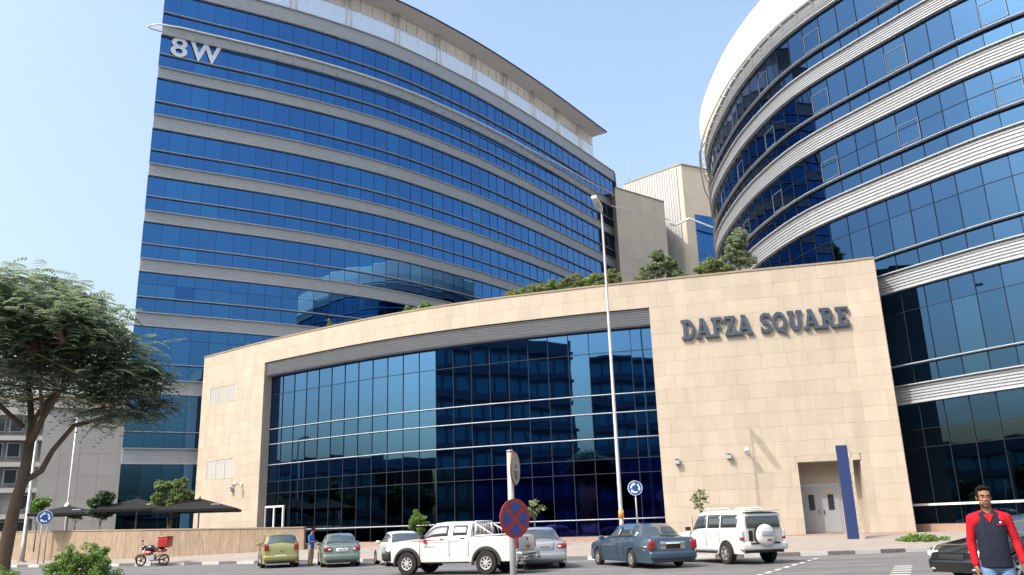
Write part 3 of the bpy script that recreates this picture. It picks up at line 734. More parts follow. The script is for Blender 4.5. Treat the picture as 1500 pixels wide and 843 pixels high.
mb = MB(); mb.tube([(14.2, 109, 43.7), (18.5, 112.2, 43.9), (23.5, 115.8, 43.8)], .07, 6); mb.tube([(23.8, 117.5, 43.8), (25, 119.5, 44.3), (27.2, 119.6, 45.3), (31, 121.6, 44.5), (36, 124.2, 44)], .16, 8); mb.build('canopy_pipe', M['white_metal'], lk2)
mb = MB(); mb.tube([(20.2, 130, 54), (20.1, 130, 60)], [.08, .03], 6); mb.build('mast', M['grey_pole'], lk2)

# ---------------- pale building at the far left
pb = thing('office_block', 'pale grey block behind the left tree with dark windows and a blank panelled wall', 'building')
Q0, Q1 = (-62, 92.0), (-51.2, 96.2)
mb = MB(); mb.prism([(-62, 92.5), (-51, 96.8), (-51, 110), (-66, 110)], .3, 17.0); fixn(mb.build('core', M['wgrey'], pb))
an = math.atan2(Q1[1] - Q0[1], Q1[0] - Q0[0]); L = math.hypot(Q1[0] - Q0[0], Q1[1] - Q0[1])
def onq(s, o): return (Q0[0] + math.cos(an) * s + math.sin(an) * o, Q0[1] + math.sin(an) * s - math.cos(an) * o)
for r_, z0 in enumerate((1.9, 4.7, 7.5, 10.4, 13.2)):
    x, y = onq(L / 2, .05); piece('floor_slab', M['wwhite'], (x, y, z0 + 2.15), (L, .8, .5), an, pb)
    for k in range(6):
        if (k * 7 + r_ * 3) % 5 == 4: continue
        x, y = onq(1.1 + k * 1.72, -.12); f = MB(); f.box((x, y, z0 + .85), (1.35, .2, 1.6), an); o = f.build('window_frame', M['alu_light'], pb)
        f = MB(); x, y = onq(1.1 + k * 1.72, 0.0); f.box((x, y, z0 + .85), (1.15, .06, 1.42), an); f.build('pane', M['darkwin'], o)
Q0, Q1 = (-53.2, 94.5), (-42.5, 99.5); an = math.atan2(Q1[1] - Q0[1], Q1[0] - Q0[0]); L = math.hypot(Q1[0] - Q0[0], Q1[1] - Q0[1])
mb = MB(); mb.prism([Q0, Q1, (-42, 112), (-53, 112)], .3, 16.0); fixn(mb.build('wall', M['wgrey'], pb))
for r_ in range(6):
    for k in range(6):
        x, y = onq(L * (k + .5) / 6, .06); piece('wall_panel', M['wgrey'], (x, y, .8 + 2.5 * (r_ + .5)), (L / 6 - .02, .08, 2.485), an, pb)
x, y = onq(L / 2, .0); mb = MB(); mb.box((x, y, 16.05), (L + .3, .8, .35), an); mb.build('parapet', M['wwhite'], pb)
mb = MB(); mb.prism([(-64, 96), (-42, 103), (-42, 112), (-64, 112)], 16.0, 18.0); fixn(mb.build('upper_storey', M['tan'], pb))

# ---------------- travertine planter wall by the kerb
WALL, WL = smooth_path([(-62, 77), (-45, 67), (-34, 60.2), (-29, 56.6), (-23.5, 53.4), (-18, 51.9), (-12.6, 50.9)], 42)
tw = thing('boundary_wall', 'low travertine stone wall behind the motorcycle with grass on top', 'wall')
def wz(x): return 1.80 + .36 * min(1, max(0, (-12.6 - x) / 22))
def wb(x): return .25 if x < -23 else .25 + .3 * min(1, (x + 23) / 10)
for i in range(42):
    mx, my, L, an, nx, ny = seg_info(WALL, i); zt = wz(mx)
    piece('wall_slab', M['travertine'], (mx - nx * .1, my - ny * .1, (zt - .3) / 2 + .1), (L - .012, .28, zt + .1), an, tw)
mb = MB(); n_ = normals(WALL)
vs = []; fs = []
for p, nn in zip(WALL, n_):
    z = wz(p[0]) - .05
    for o, dz in ((.08, 0), (.08, .07), (-.3, .07), (-.3, 0)): vs.append((p[0] + nn[0] * o, p[1] + nn[1] * o, z + dz))
for i in range(42):
    for j in range(4): a = i * 4 + j; b2 = i * 4 + (j + 1) % 4; fs.append((a, b2, b2 + 4, a + 4))
fs += [(0, 1, 2, 3), (42 * 4 + 3, 42 * 4 + 2, 42 * 4 + 1, 42 * 4)]
mb.add(vs, fs); mb.build('coping', M['coping'], tw)
mb = MB(); nb = len(WALL); vs = [(p[0], p[1], wz(p[0]) - .12) for p in offset(WALL, -.25)] + [(p[0] * .9 - 4, p[1] + 8, wz(p[0]) - .3) for p in WALL]
mb.add(vs, [(i, i + 1, nb + i + 1, nb + i) for i in range(nb - 1)]); tag(mb.build('terrace', M['paving']), kind='structure')

# ================================================================== VEGETATION
def leaf_mesh(name, centres, m, parent, per=60, size=.06, spread=.25, seed=1, flat=.7, long=1.8):
    rg = np.random.RandomState(seed); C_ = np.array([c[:3] for c in centres]); S_ = np.array([c[3] if len(c) > 3 else spread for c in centres])
    n = len(C_) * per; idx = np.repeat(np.arange(len(C_)), per)
    d = rg.normal(size=(n, 3)); d /= np.linalg.norm(d, axis=1)[:, None]; r_ = rg.rand(n) ** .45
    P = C_[idx] + d * (r_ * S_[idx])[:, None] * np.array([1, 1, flat])
    u = rg.normal(size=(n, 3)); u[:, 2] *= .5; u /= np.linalg.norm(u, axis=1)[:, None]
    v = np.cross(u, rg.normal(size=(n, 3))); v /= np.linalg.norm(v, axis=1)[:, None]
    s = size * rg.uniform(.6, 1.3, n)[:, None]
    V = np.stack([P - u * s * long / 2, P + v * s / 2, P + u * s * long / 2, P - v * s / 2], 1).reshape(-1, 3)
    me = bpy.data.meshes.new(name); me.vertices.add(4 * n); me.vertices.foreach_set('co', V.ravel())
    me.loops.add(4 * n); me.loops.foreach_set('vertex_index', np.arange(4 * n)); me.polygons.add(n)
    me.polygons.foreach_set('loop_start', np.arange(0, 4 * n, 4)); me.update(calc_edges=True); me.materials.append(m)
    return link(name, me, parent)
def small_tree(name, label, loc, h, trunk_h, blobs, m, cat='tree', group=None, per=70, size=.07, rt=.05, spread=.35, seed=3, stems=1, flat=.8):
    t = thing(name, label, cat, loc, 0, group); rg = random.Random(seed); mb = MB()
    for s in range(stems):
        ox = (s - (stems - 1) / 2) * .12
        mb.tube([(ox, 0, -.2), (ox + rg.uniform(-.03, .03), 0, trunk_h * .5), (ox * 1.5, rg.uniform(-.05, .05), trunk_h)], [rt, rt * .85, rt * .7], 7)
    for (bx, by, bz, br) in blobs: mb.tube([(0, 0, trunk_h * .93), (bx * .5, by * .5, (trunk_h + bz) / 2), (bx, by, bz)], [rt * .55, rt * .4, rt * .15], 5)
    mb.build('trunk', M['bark'], t)
    cs = []
    for (bx, by, bz, br) in blobs:
        for k in range(max(9, int(br * br * 130))):
            a = rg.uniform(0, 2 * PI); e = math.asin(rg.uniform(-1, 1)); q = br * rg.uniform(.35, 1)
            cs.append((bx + q * math.cos(a) * math.cos(e), by + q * math.sin(a) * math.cos(e), bz + q * math.sin(e) * flat, spread * rg.uniform(.5, 1)))
    leaf_mesh('crown', cs, m, t, max(6, int(per * .55)), size, spread, seed)
    return t
# the big tree at the left
bt = thing('flame_tree', 'large feathery green tree with forked brown trunk at the left edge', 'tree', (-11.8, 20, 0))
BR = MB(); rg = random.Random(11)
def loc(px, py, dy=0):   # measured crown points in the plane of the trunk, 20 m out
    return (px, dy, py)
limbs = [
 ([(0, 0, -.1), (-.02, 0, 1.2), (.08, 0, 2.3), (.22, .0, 3.1), (.25, 0, 3.8)], [.24, .2, .165, .15, .14]),
 ([(.25, 0, 3.75), (.12, .2, 4.3), (-.1, .4, 4.9), (-.5, .8, 5.6), (-.9, 1.2, 6.3)], [.12, .1, .085, .06, .03]),
 ([(.25, 0, 3.75), (.6, -.2, 4.35), (1.05, -.4, 4.95), (1.7, -.6, 5.4), (2.4, -.8, 5.7)], [.11, .09, .075, .05, .025]),
 ([(.2, 0, 2.9), (.55, .1, 3.15), (.75, .1, 3.6), (1.15, .2, 4.2), (1.9, .3, 4.4), (2.7, .3, 4.45), (3.1, .3, 4.75)], [.1, .085, .075, .07, .06, .045, .02]),
 ([(.12, .2, 4.3), (.3, .6, 5.0), (.7, 1.2, 5.9), (1.2, 1.6, 6.4)], [.08, .06, .045, .02]),
 ([(-.02, .1, 4.2), (-.8, 0, 4.9), (-1.8, -.3, 5.4), (-2.8, -.5, 5.8)], [.08, .06, .04, .02]),
 ([(1.05, -.4, 4.95), (1.3, -.2, 5.6), (1.4, 0, 6.2), (1.5, .1, 6.6)], [.06, .045, .03, .015]),
 ([(.6, -.2, 4.35), (.9, -1.0, 5.0), (1.3, -1.7, 5.5), (2.0, -2.2, 5.7)], [.06, .045, .03, .015])]
for p, r_ in limbs: BR.tube(p, [q * .8 for q in r_], 9)
# canopy outline read from the photograph: umbrella dome, drooping to the right
ends = []
def dome(x):   # top height of the crown at x (metres from trunk base)
    xs = [-4.2, -2.0, 0, .8, 1.6, 2.2, 2.7, 3.2, 3.6, 4.0]; zs = [7.4, 8.0, 8.0, 7.75, 7.4, 7.1, 6.7, 6.1, 5.5, 4.7]
    return float(np.interp(x, xs, zs))
def under(x):
    xs = [-4.2, -1.0, 0, .6, 1.2, 1.9, 2.3, 2.8, 3.4, 4.0]; zs = [5.2, 4.9, 4.6, 5.0, 5.2, 5.2, 4.5, 4.1, 4.1, 4.2]
    return float(np.interp(x, xs, zs))
NEXT = 0
SQ = .80
for k in range(470):
    x = rg.uniform(-4.2, 3.75); hw = 2.9 * math.sqrt(max(.03, 1 - (x / 4.1) ** 2)) if x > 0 else 2.9 * math.sqrt(max(.03, 1 - (x / 4.6) ** 2)); y = rg.uniform(-hw, min(hw, 2.9 if x < .3 else 1.0))
    edge = 1 - .12 * (y / 2.9) ** 2
    zt = dome(x) * edge; zb = under(x)
    q = rg.random(); z = zt - (zt - zb) * (q ** 1.3)
    if x < .9 and z < 5.2 and rg.random() < .55: continue
    ends.append((x * SQ if x > 0 else x, y, z))
src = [Vector(p) for l, _ in limbs for p in l[2:]]
for e in ends:
    e = Vector(e); s = min(src, key=lambda p: (p - e).length + (0 if p.z < e.z + .5 else 3)); d = (e - s)
    if d.length < .4 or rg.random() < .25: continue
    mid = s + d * .5 + Vector((rg.uniform(-.2, .2), rg.uniform(-.2, .2), rg.uniform(-.1, .25))); BR.tube([s, mid, e], [.028, .018, .007], 5, caps=False)
BR.build('trunk', M['bark'], bt, True)
# bipinnate fronds: each frond a drooping spine with many thin leaflets
V = []; nf = 0; rs = np.random.RandomState(5)
for e in ends:
    for k in range(rg.randint(12, 17)):
        a = rg.uniform(0, 2 * PI); L = rg.uniform(.32, .62); dr = rg.uniform(-.9, .15); o = Vector(e) + Vector((rg.gauss(0, .23), rg.gauss(0, .23), rg.gauss(0, .15)))
        dx = math.cos(a); dy = math.sin(a); side = Vector((-dy, dx, 0))
        for j in range(7):
            t = (j + .6) / 7; c = o + Vector((dx * L * t, dy * L * t, dr * L * t * t + .10 * t * (1 - t)))
            wl = .125 * math.sin(PI * min(1, .25 + t * .7)) + .02
            for sgn in (-1, 1):
                tip = c + side * sgn * wl + Vector((dx * .03, dy * .03, -.025)); wd = Vector((dx, dy, 0)) * .024
                V += [c - wd, tip - wd * .7, tip + wd * .7, c + wd]; nf += 1
V = np.array([tuple(v) for v in V], dtype=np.float32); me = bpy.data.meshes.new('crown'); me.vertices.add(4 * nf); me.vertices.foreach_set('co', V.ravel())
me.loops.add(4 * nf); me.loops.foreach_set('vertex_index', np.arange(4 * nf)); me.polygons.add(nf); me.polygons.foreach_set('loop_start', np.arange(0, 4 * nf, 4)); me.update(calc_edges=True)
me.materials.append(M['leafT']); link('crown', me, bt)

small_tree('round_bush_tree', 'small tree with round bright green ball crown behind the white hatchback', (-5.25, 44.4, .35), 2.3, 1.0, [(0, 0, 1.45, .60)], M['leaf2'], per=190, size=.05, spread=.16, seed=5, flat=1)
small_tree('young_tree', 'thin young tree with sparse pale leaves in front of the navy glass', (.75, 43.2, .5), 2.3, 1.3, [(-.35, 0, 1.75, .22), (.3, 0, 1.8, .25), (0, 0, 2.05, .22), (-.15, .1, 1.55, .15)], M['leaf3'], per=14, size=.10, rt=.03, spread=.2, seed=6)
small_tree('young_tree', 'thin young tree with a sparse tuft against the cream stone wall behind the white suv', (8.9, 42.6, .5), 2.3, 1.4, [(0, 0, 1.6, .28), (-.2, 0, 2.0, .32), (.25, 0, 2.1, .3), (0, 0, 2.3, .25)], M['leaf3'], per=12, size=.09, rt=.03, spread=.2, seed=8)
# trees standing behind the travertine wall
small_tree('young_tree', 'leafy young tree with several round clumps behind the travertine wall, before the middle umbrella', (-22.15, 54.9, 1.3), 4.2, 1.6, [(-.85, 0, 2.5, .55), (.85, 0, 2.6, .55), (-.55, 0, 3.35, .5), (.45, .1, 3.4, .48), (0, 0, 2.2, .5), (.2, 0, 2.9, .4)], M['leaf3'], per=80, size=.10, rt=.05, spread=.28, seed=9, stems=3)
small_tree('young_tree', 'dark dense small tree between the two left black umbrellas', (-27.2, 56.2, 1.0), 3.6, 1.3, [(0, 0, 2.3, .75), (.2, 0, 3.1, .55), (-.4, 0, 2.7, .5)], M['leafd'], per=80, size=.10, spread=.25, seed=10)
small_tree('young_tree', 'small bright tree beside the far left roundabout sign', (-32.9, 59, 1.0), 3.6, 1.3, [(-.3, 0, 2.5, .6), (.2, 0, 3.0, .5)], M['leaf2'], per=60, size=.10, spread=.28, seed=12)
small_tree('young_tree', 'small pale tree just left of the leftmost black umbrella', (-30.8, 60, 1.0), 3, 1.3, [(0, 0, 2.1, .5)], M['leaf3'], per=40, size=.10, spread=.28, seed=13)
# low plants
def shrub(name, label, loc, blobs, m, per=90, size=.05, spread=.18, seed=1, cat='shrub', m2=None, flat=.8, group=None, dens=1.):
    t = thing(name, label, cat, loc, 0, group); rg = random.Random(seed); cs = []; st = MB()
    for (bx, by, bz, rx, ry, rz_) in blobs:
        for k in range(max(8, int((rx * ry * 60 + rx * 10) * dens))):
            a = rg.uniform(0, 2 * PI); e = math.asin(rg.uniform(-.6, 1)); q = rg.uniform(.4, 1)
            cs.append((bx + q * rx * math.cos(a) * math.cos(e), by + q * ry * math.sin(a) * math.cos(e), bz + q * rz_ * math.sin(e), spread * rg.uniform(.5, 1.1)))
            if k % 4 == 0: st.tube([(bx * .9 + rg.uniform(-.1, .1), by * .9, 0), cs[-1][:3]], [.012, .005], 4, caps=False)
    st.build('stem', M['bark'], t)
    leaf_mesh('foliage', cs, m, t, per, size, spread, seed, flat)
    if m2: leaf_mesh('blossom', [c for c in cs if rg.random() < .5], m2, t, max(4, per // 9), size, spread * 1.15, seed + 1, flat)
    return t
shrub('hedge_bush', 'bright green bush in the left foreground beside the tree trunk', (-7.5, 15, 0), [(0, 0, 1.1, .5, .5, .42), (-.3, 0, .85, .4, .4, .5), (.35, 0, .8, .35, .4, .5), (0, 0, .4, .6, .5, .4)], M['leaf2'], per=110, size=.024, spread=.11, seed=21, dens=4)
shrub('hedge_bush', 'low straggly green bush at the bottom left corner under the tree', (-10.6, 17, 0), [(0, 0, .75, .9, .6, .5), (-.9, 0, .5, .7, .6, .45), (.9, 0, .45, .5, .5, .4)], M['leaf2'], per=80, size=.026, spread=.13, seed=22, dens=2.5)
shrub('ground_cover', 'flat oval patch of bright green ground cover right of the blue pylon', (17.6, 38.6, .22), [(0, 0, .12, 1.15, .8, .22)], M['leaf2'], per=70, size=.045, spread=.16, seed=23, dens=2, cat='plants')
# roof planting along the podium parapet
sh, _ = smooth_path([(.0, 51.3), (2, 50.4), (4.2, 49.7), (6.2, 49.1)], 9)
for i, (x, y) in enumerate(sh):
    shrub('roof_bush', ['flowering bush with orange blooms on the podium roof, %s' % s for s in ('leftmost of the hedge', 'second from the left of the hedge', 'third from the left of the hedge', 'fourth from the left of the hedge', 'fifth, just left of the hedge middle', 'fifth from the right of the hedge', 'fourth from the right of the hedge', 'third from the right of the hedge', 'second from the right of the hedge', 'rightmost of the hedge')][i],
          (x, y, 14.95), [(0, 0, .45 + .045 * i, .55, .5, .5 + .03 * i)], M['leaf2'] if i % 3 == 1 else M['leaf3'], per=110, size=.06, spread=.22, seed=30 + i, m2=M['flower'], group='flowering hedge on the podium roof')
shrub('roof_bush', 'small yellow green bush on the podium roof left of centre', (-6.6, 53.8, 15.0), [(0, 0, .35, .9, .5, .35), (.9, -.3, .5, .5, .4, .35)], M['leaf2'], per=90, size=.06, seed=45)
shrub('roof_bush', 'tiny sprig of green at the far left of the podium roof', (-21.6, 64.6, 15.15), [(0, 0, .3, .5, .4, .3), (.7, 0, .4, .4, .3, .3)], M['leaf2'], per=40, size=.08, seed=46)
shrub('roof_bush', 'thin single plant standing on the curved podium roof against the dark glass', (-13.1, 58.0, 15.2), [(0, 0, .45, .1, .1, .45), (.5, 0, .2, .4, .2, .2)], M['leaf3'], per=20, size=.08, seed=47)
small_tree('roof_tree', 'bushy feathery tree on the podium roof in front of the cream link wall', (9.35, 50.5, 14.7), 3, 1.0, [(-.5, 0, 2.0, .7), (.4, 0, 2.4, .7), (-.1, 0, 2.95, .5), (1.0, 0, 1.6, .6), (-1.1, 0, 1.5, .5)], M['leafT'], per=130, size=.07, spread=.3, seed=51)
small_tree('roof_tree', 'taller narrow roof tree beside the right tower', (14.2, 50, 14.7), 4.5, 1.6, [(0, 0, 3.5, .65), (-.3, 0, 2.7, .7), (.4, 0, 2.2, .65), (.15, 0, 4.0, .5)], M['leafT'], per=130, size=.07, spread=.3, seed=52)
small_tree('roof_tree', 'low round roof tree left of the taller narrow one', (12.5, 49.8, 14.7), 2.3, .8, [(0, 0, 1.9, .7), (.7, 0, 1.7, .6), (-.6, 0, 1.7, .5)], M['leaf3'], per=90, size=.08, spread=.28, seed=53)

# ================================================================== STREET FURNITURE
def disc(mb, r_, y0, y1, z, mi=0, n=28, r0=0, rot=0):
    """a disc facing -Y between y0 and y1"""
    vs = []
    for yy in (y0, y1): vs += [(r_ * math.cos(2 * PI * k / n), yy, z + r_ * math.sin(2 * PI * k / n)) for k in range(n)]
    mb.add(vs, [tuple(range(n)), tuple(reversed(range(n, 2 * n)))] + [(k, n + k, n + (k + 1) % n, (k + 1) % n) for k in range(n)], mi)
def ring_(mb, r0, r1, y0, y1, z, mi=0, n=28, a0=0, a1=360):
    vs = []
    for k in range(n + 1):
        a = R(a0 + (a1 - a0) * k / n)
        for r_ in (r0, r1):
            for yy in (y0, y1): vs.append((r_ * math.cos(a), yy, z + r_ * math.sin(a)))
    fs = []
    for k in range(n): a = 4 * k; fs += [(a, a + 2, a + 6, a + 4), (a + 1, a + 5, a + 7, a + 3), (a, a + 4, a + 5, a + 1), (a + 2, a + 3, a + 7, a + 6)]
    mb.add(vs, fs, mi)
def roundabout(label, loc, rz, r_, zc, posts=(0,)):
    t = thing('roundabout_sign', label, 'road sign', loc, rz)
    for px in posts:
        mb = MB(); mb.tube([(px, .05, 0), (px, .05, zc + r_ * .6)], .038, 8); mb.build('pole', M['grey_pole'], t)
    mb = MB(); disc(mb, r_, -.02, .0, zc); pl = mb.build('sign_plate', M['sign_white'], t)
    mb = MB(); disc(mb, r_ * .93, -.026, -.021, zc); mb.build('blue_disc', M['sign_blue'], pl)
    for k in range(3):
        a = 90 + 120 * k; mb = MB(); ring_(mb, r_ * .46, r_ * .66, -.032, -.027, zc, n=8, a0=a + 22, a1=a + 92)
        aa = R(a + 22); c_, s_ = math.cos(aa), math.sin(aa); hd = []
        for (rr, tt) in ((.34, 0), (.78, 0), (.56, -.36)): hd.append((r_ * (rr * c_ - tt * s_), r_ * (rr * s_ + tt * c_)))
        vs = [(x, -.032, zc + z) for x, z in hd] + [(x, -.027, zc + z) for x, z in hd]
        mb.add(vs, [(0, 1, 2), (5, 4, 3), (0, 3, 4, 1), (1, 4, 5, 2), (2, 5, 3, 0)]); fixn(mb.build('arrow', M['sign_white'], pl))
    return t
roundabout('blue roundabout sign with white arrows on a white pole beside the street lamp', (5.55, 41.0, .4), R(-6), .345, 2.66)
roundabout('blue roundabout sign with white arrows on two grey posts at the far left', (-29.2, 53.2, .15), R(28), .43, 2.72, (-.12, .2))
def street_lamp(label, loc, top, r0, r1, head_dir, headL=.9):
    t = thing('street_lamp', label, 'street lamp', loc)
    mb = MB(); mb.tube([(0, 0, -.1), (0, 0, 1.2), (0, 0, 1.22), (0, 0, top)], [r0 * 1.15, r0 * 1.1, r0, r1], 12); mb.build('pole', M['grey_pole'], t)
    mb = MB(); mb.box((0, 0, .03), (.4, .4, .06)); mb.build('base_plate', M['grey_pole'], t)
    dx, dy = head_dir; a = math.atan2(dy, dx); T = Matrix.Translation((0, 0, top)) @ Matrix.Rotation(a, 4, 'Z') @ Matrix.Rotation(R(-8), 4, 'Y')
    mb = MB(); mb.box((.12, 0, .0), (.34, .1, .1), mtx=T)
    for sx in (.25,): mb.prism([(sx, -.12), (sx + .35, -.17), (sx + headL, -.13), (sx + headL, .13), (sx + .35, .17), (sx, .12)], -.06, .08, mtx=T)
    h = mb.build('lamp_head', M['white_metal'], t); mb = MB(); mb.prism([(.5, -.12), (1.05, -.1), (1.05, .1), (.5, .12)], -.085, -.061, mtx=T); mb.build('lens', M['grille'], h)
    return t
t_ = street_lamp('tall grey street lamp rising in front of the glass podium behind the blue saloon', (4.72, 40.3, .35), 16.51, .10, .05, (-.33, -.95), 1.35)
mb = MB(); mb.tube([(0, 0, 1.35), (0, 0, 1.72)], [.125, .124], 12); mb.build('reflective_band', M['amber'], t_)
street_lamp('white street lamp at the far left rising into the big tree', (-32.6, 57.2, .2), 9.3, .14, .07, (.2, -1))
fp = thing('slim_pole', 'slim white pole behind the wall right of the far left street lamp', 'pole', (-34.6, 66, .4)); mb = MB(); mb.tube([(0, 0, 0), (.0, 0, 5.2), (.0, 0, 10.3)], [.07, .06, .05], 8); mb.build('shaft', M['white_metal'], fp)
mb = MB(); mb.tube([(0, 0, 3.3), (0, 0, 3.45), (0, 0, 3.7), (0, 0, 3.85)], [.1, .22, .2, .05], 10); mb.build('dome', M['white_metal'], fp)
# foreground pole with two signs
ns = thing('sign_pole', 'grey foreground pole with red and blue no stopping disc below an edge on round sign', 'road sign', (-.12, 13.5, 0))
mb = MB(); mb.tube([(0, 0, -.1), (0, 0, 2.70)], .052, 12); mb.tube([(0, 0, 2.70), (0, 0, 2.73)], [.058, .05], 12); mb.build('pole', M['grey_pole'], ns)
T = Matrix.Rotation(R(-42), 4, 'Z')
def rotated(mb, ang, z=0, oy=0):
    q = MB(); Rm = Matrix.Rotation(ang, 4, 'Z'); q.v = [tuple(Rm @ Vector(v)) for v in mb.v]; q.f, q.m, q.sm = mb.f, mb.m, mb.sm; return q
A1 = R(40); zc = 1.68; rr = .298
mb = MB(); disc(mb, rr, -.085, -.07, zc); pl = rotated(mb, A1).build('no_stopping_plate', M['sign_red'], ns)
for k in range(4):
    a = 90 * k; vs0 = [(.0, .0)]; pts = [(rr * .80 * math.cos(R(a + x)), rr * .80 * math.sin(R(a + x))) for x in range(-32, 33, 8)]
    ci = (rr * .16 * math.cos(R(a)), rr * .16 * math.sin(R(a))); poly = [ci] + pts
    n = len(poly); mb = MB(); vs = [(x, -.091, zc + z) for x, z in poly] + [(x, -.086, zc + z) for x, z in poly]
    mb.add(vs, [tuple(range(n)), tuple(reversed(range(n, 2 * n)))] + [(i, n + i, n + (i + 1) % n, (i + 1) % n) for i in range(n)]); fixn(rotated(mb, A1).build('blue_segment', M['sign_blue2'], pl))
A2 = R(74); zc = 2.44; rr = .262
mb = MB(); disc(mb, rr, -.085, -.07, zc); pl = rotated(mb, A2).build('edge_on_plate', M['sign_red'], ns)
mb = MB(); disc(mb, rr * .93, -.091, -.086, zc); pl2 = rotated(mb, A2).build('white_face', mat('worn_sign_white', (.38, .32, .26), .6, noise=.2, nscale=9), pl)
mb = MB()
for (x, z) in ((-.06, -.07), (.05, -.07), (0, .03), (-.03, -.13), (.05, -.14)): mb.box((x, -.094, zc + z), (.035, .004, .06))
rotated(mb, A2).build('worn_mark', M['seam'], pl2)
# blue pylon
py = thing('pylon', 'tall dark blue pylon with rough grey stone flank in front of the service door', 'pylon', (15.36, 40.4, .3), R(-12))
mb = MB(); mb.box((0, 0, 2.2), (.5, .16, 4.4)); mb.box((0, 0, .02), (.62, .5, .06)); mb.build('blue_panel', M['pylon_blue'], py)
q = MB(); prof = [(.252, 0), (.50, 0), (.46, .6), (.40, 1.6), (.38, 2.6), (.41, 3.6), (.48, 4.38), (.252, 4.38)]
vs = [(x, -.1, z) for x, z in prof] + [(x - .02, .42, z) for x, z in prof]; n = 8
q.add(vs, [tuple(range(n)), tuple(reversed(range(n, 2 * n)))] + [(i, n + i, n + (i + 1) % n, (i + 1) % n) for i in range(n)]); fixn(q.build('stone_flank', M['pylon_stone'], py))

# umbrellas
def umbrella(label, loc, half, rz, zc, rise):
    t = thing('patio_umbrella', label, 'umbrella', loc, rz, 'black umbrellas on the terrace')
    h = half; c8 = [(-h, -h), (0, -h), (h, -h), (h, 0), (h, h), (0, h), (-h, h), (-h, 0)]
    mb = MB(); z = zc
    vs = [(0, 0, z + rise)] + [(x, y, z) for x, y in c8] + [(x * 1.0, y * 1.0, z - .16) for x, y in c8] + [(0, 0, z + rise - .03)] + [(x * .99, y * .99, z - .16) for x, y in c8]
    fs = [(0, 1 + k, 1 + (k + 1) % 8) for k in range(8)] + [(1 + k, 9 + k, 9 + (k + 1) % 8, 1 + (k + 1) % 8) for k in range(8)] + [(17, 18 + (k + 1) % 8, 18 + k) for k in range(8)]
    mb.add(vs, fs); mb.build('canopy', M['black_fabric'], t)
    mb = MB(); mb.tube([(0, 0, 0), (0, 0, z + rise - .04)], .045, 8); mb.box((0, 0, .05), (.8, .8, .12)); mb.build('pole', M['grey_pole'], t)
    mb = MB()
    for x, y in c8: mb.tube([(0, 0, z + rise - .12), (x * .97, y * .97, z - .05)], .014, 4)
    tag(mb.build('rib', M['dark_metal'], t), kind='stuff')
    mb = MB(); mb.tube([(0, 0, z + rise - .01), (0, 0, z + rise + .14)], [.05, .02], 6); mb.build('finial', M['dark_metal'], t)
    for k, x in enumerate((-.32, -.1, .12, .34)):
        q = MB(); q.box((h * .45 + x * .6, -h * .62 - .012, z + rise * .38 + .012), (.11, .07, .05 + .02 * (k % 2)), mtx=None); q.build('printed_mark', M['white_film'], t)
    return t
umbrella('black square umbrella farthest left on the terrace, partly behind a small dark tree', (-30.3, 58, .9), 1.9, R(10), 2.3, .5)
umbrella('black square umbrella in the middle of the terrace row', (-25.7, 58, .9), 2.35, R(14), 2.4, .75)
umbrella('black square umbrella at the right of the row in front of the cream wall', (-20.6, 55.6, .75), 2.45, R(14), 2.35, .72)

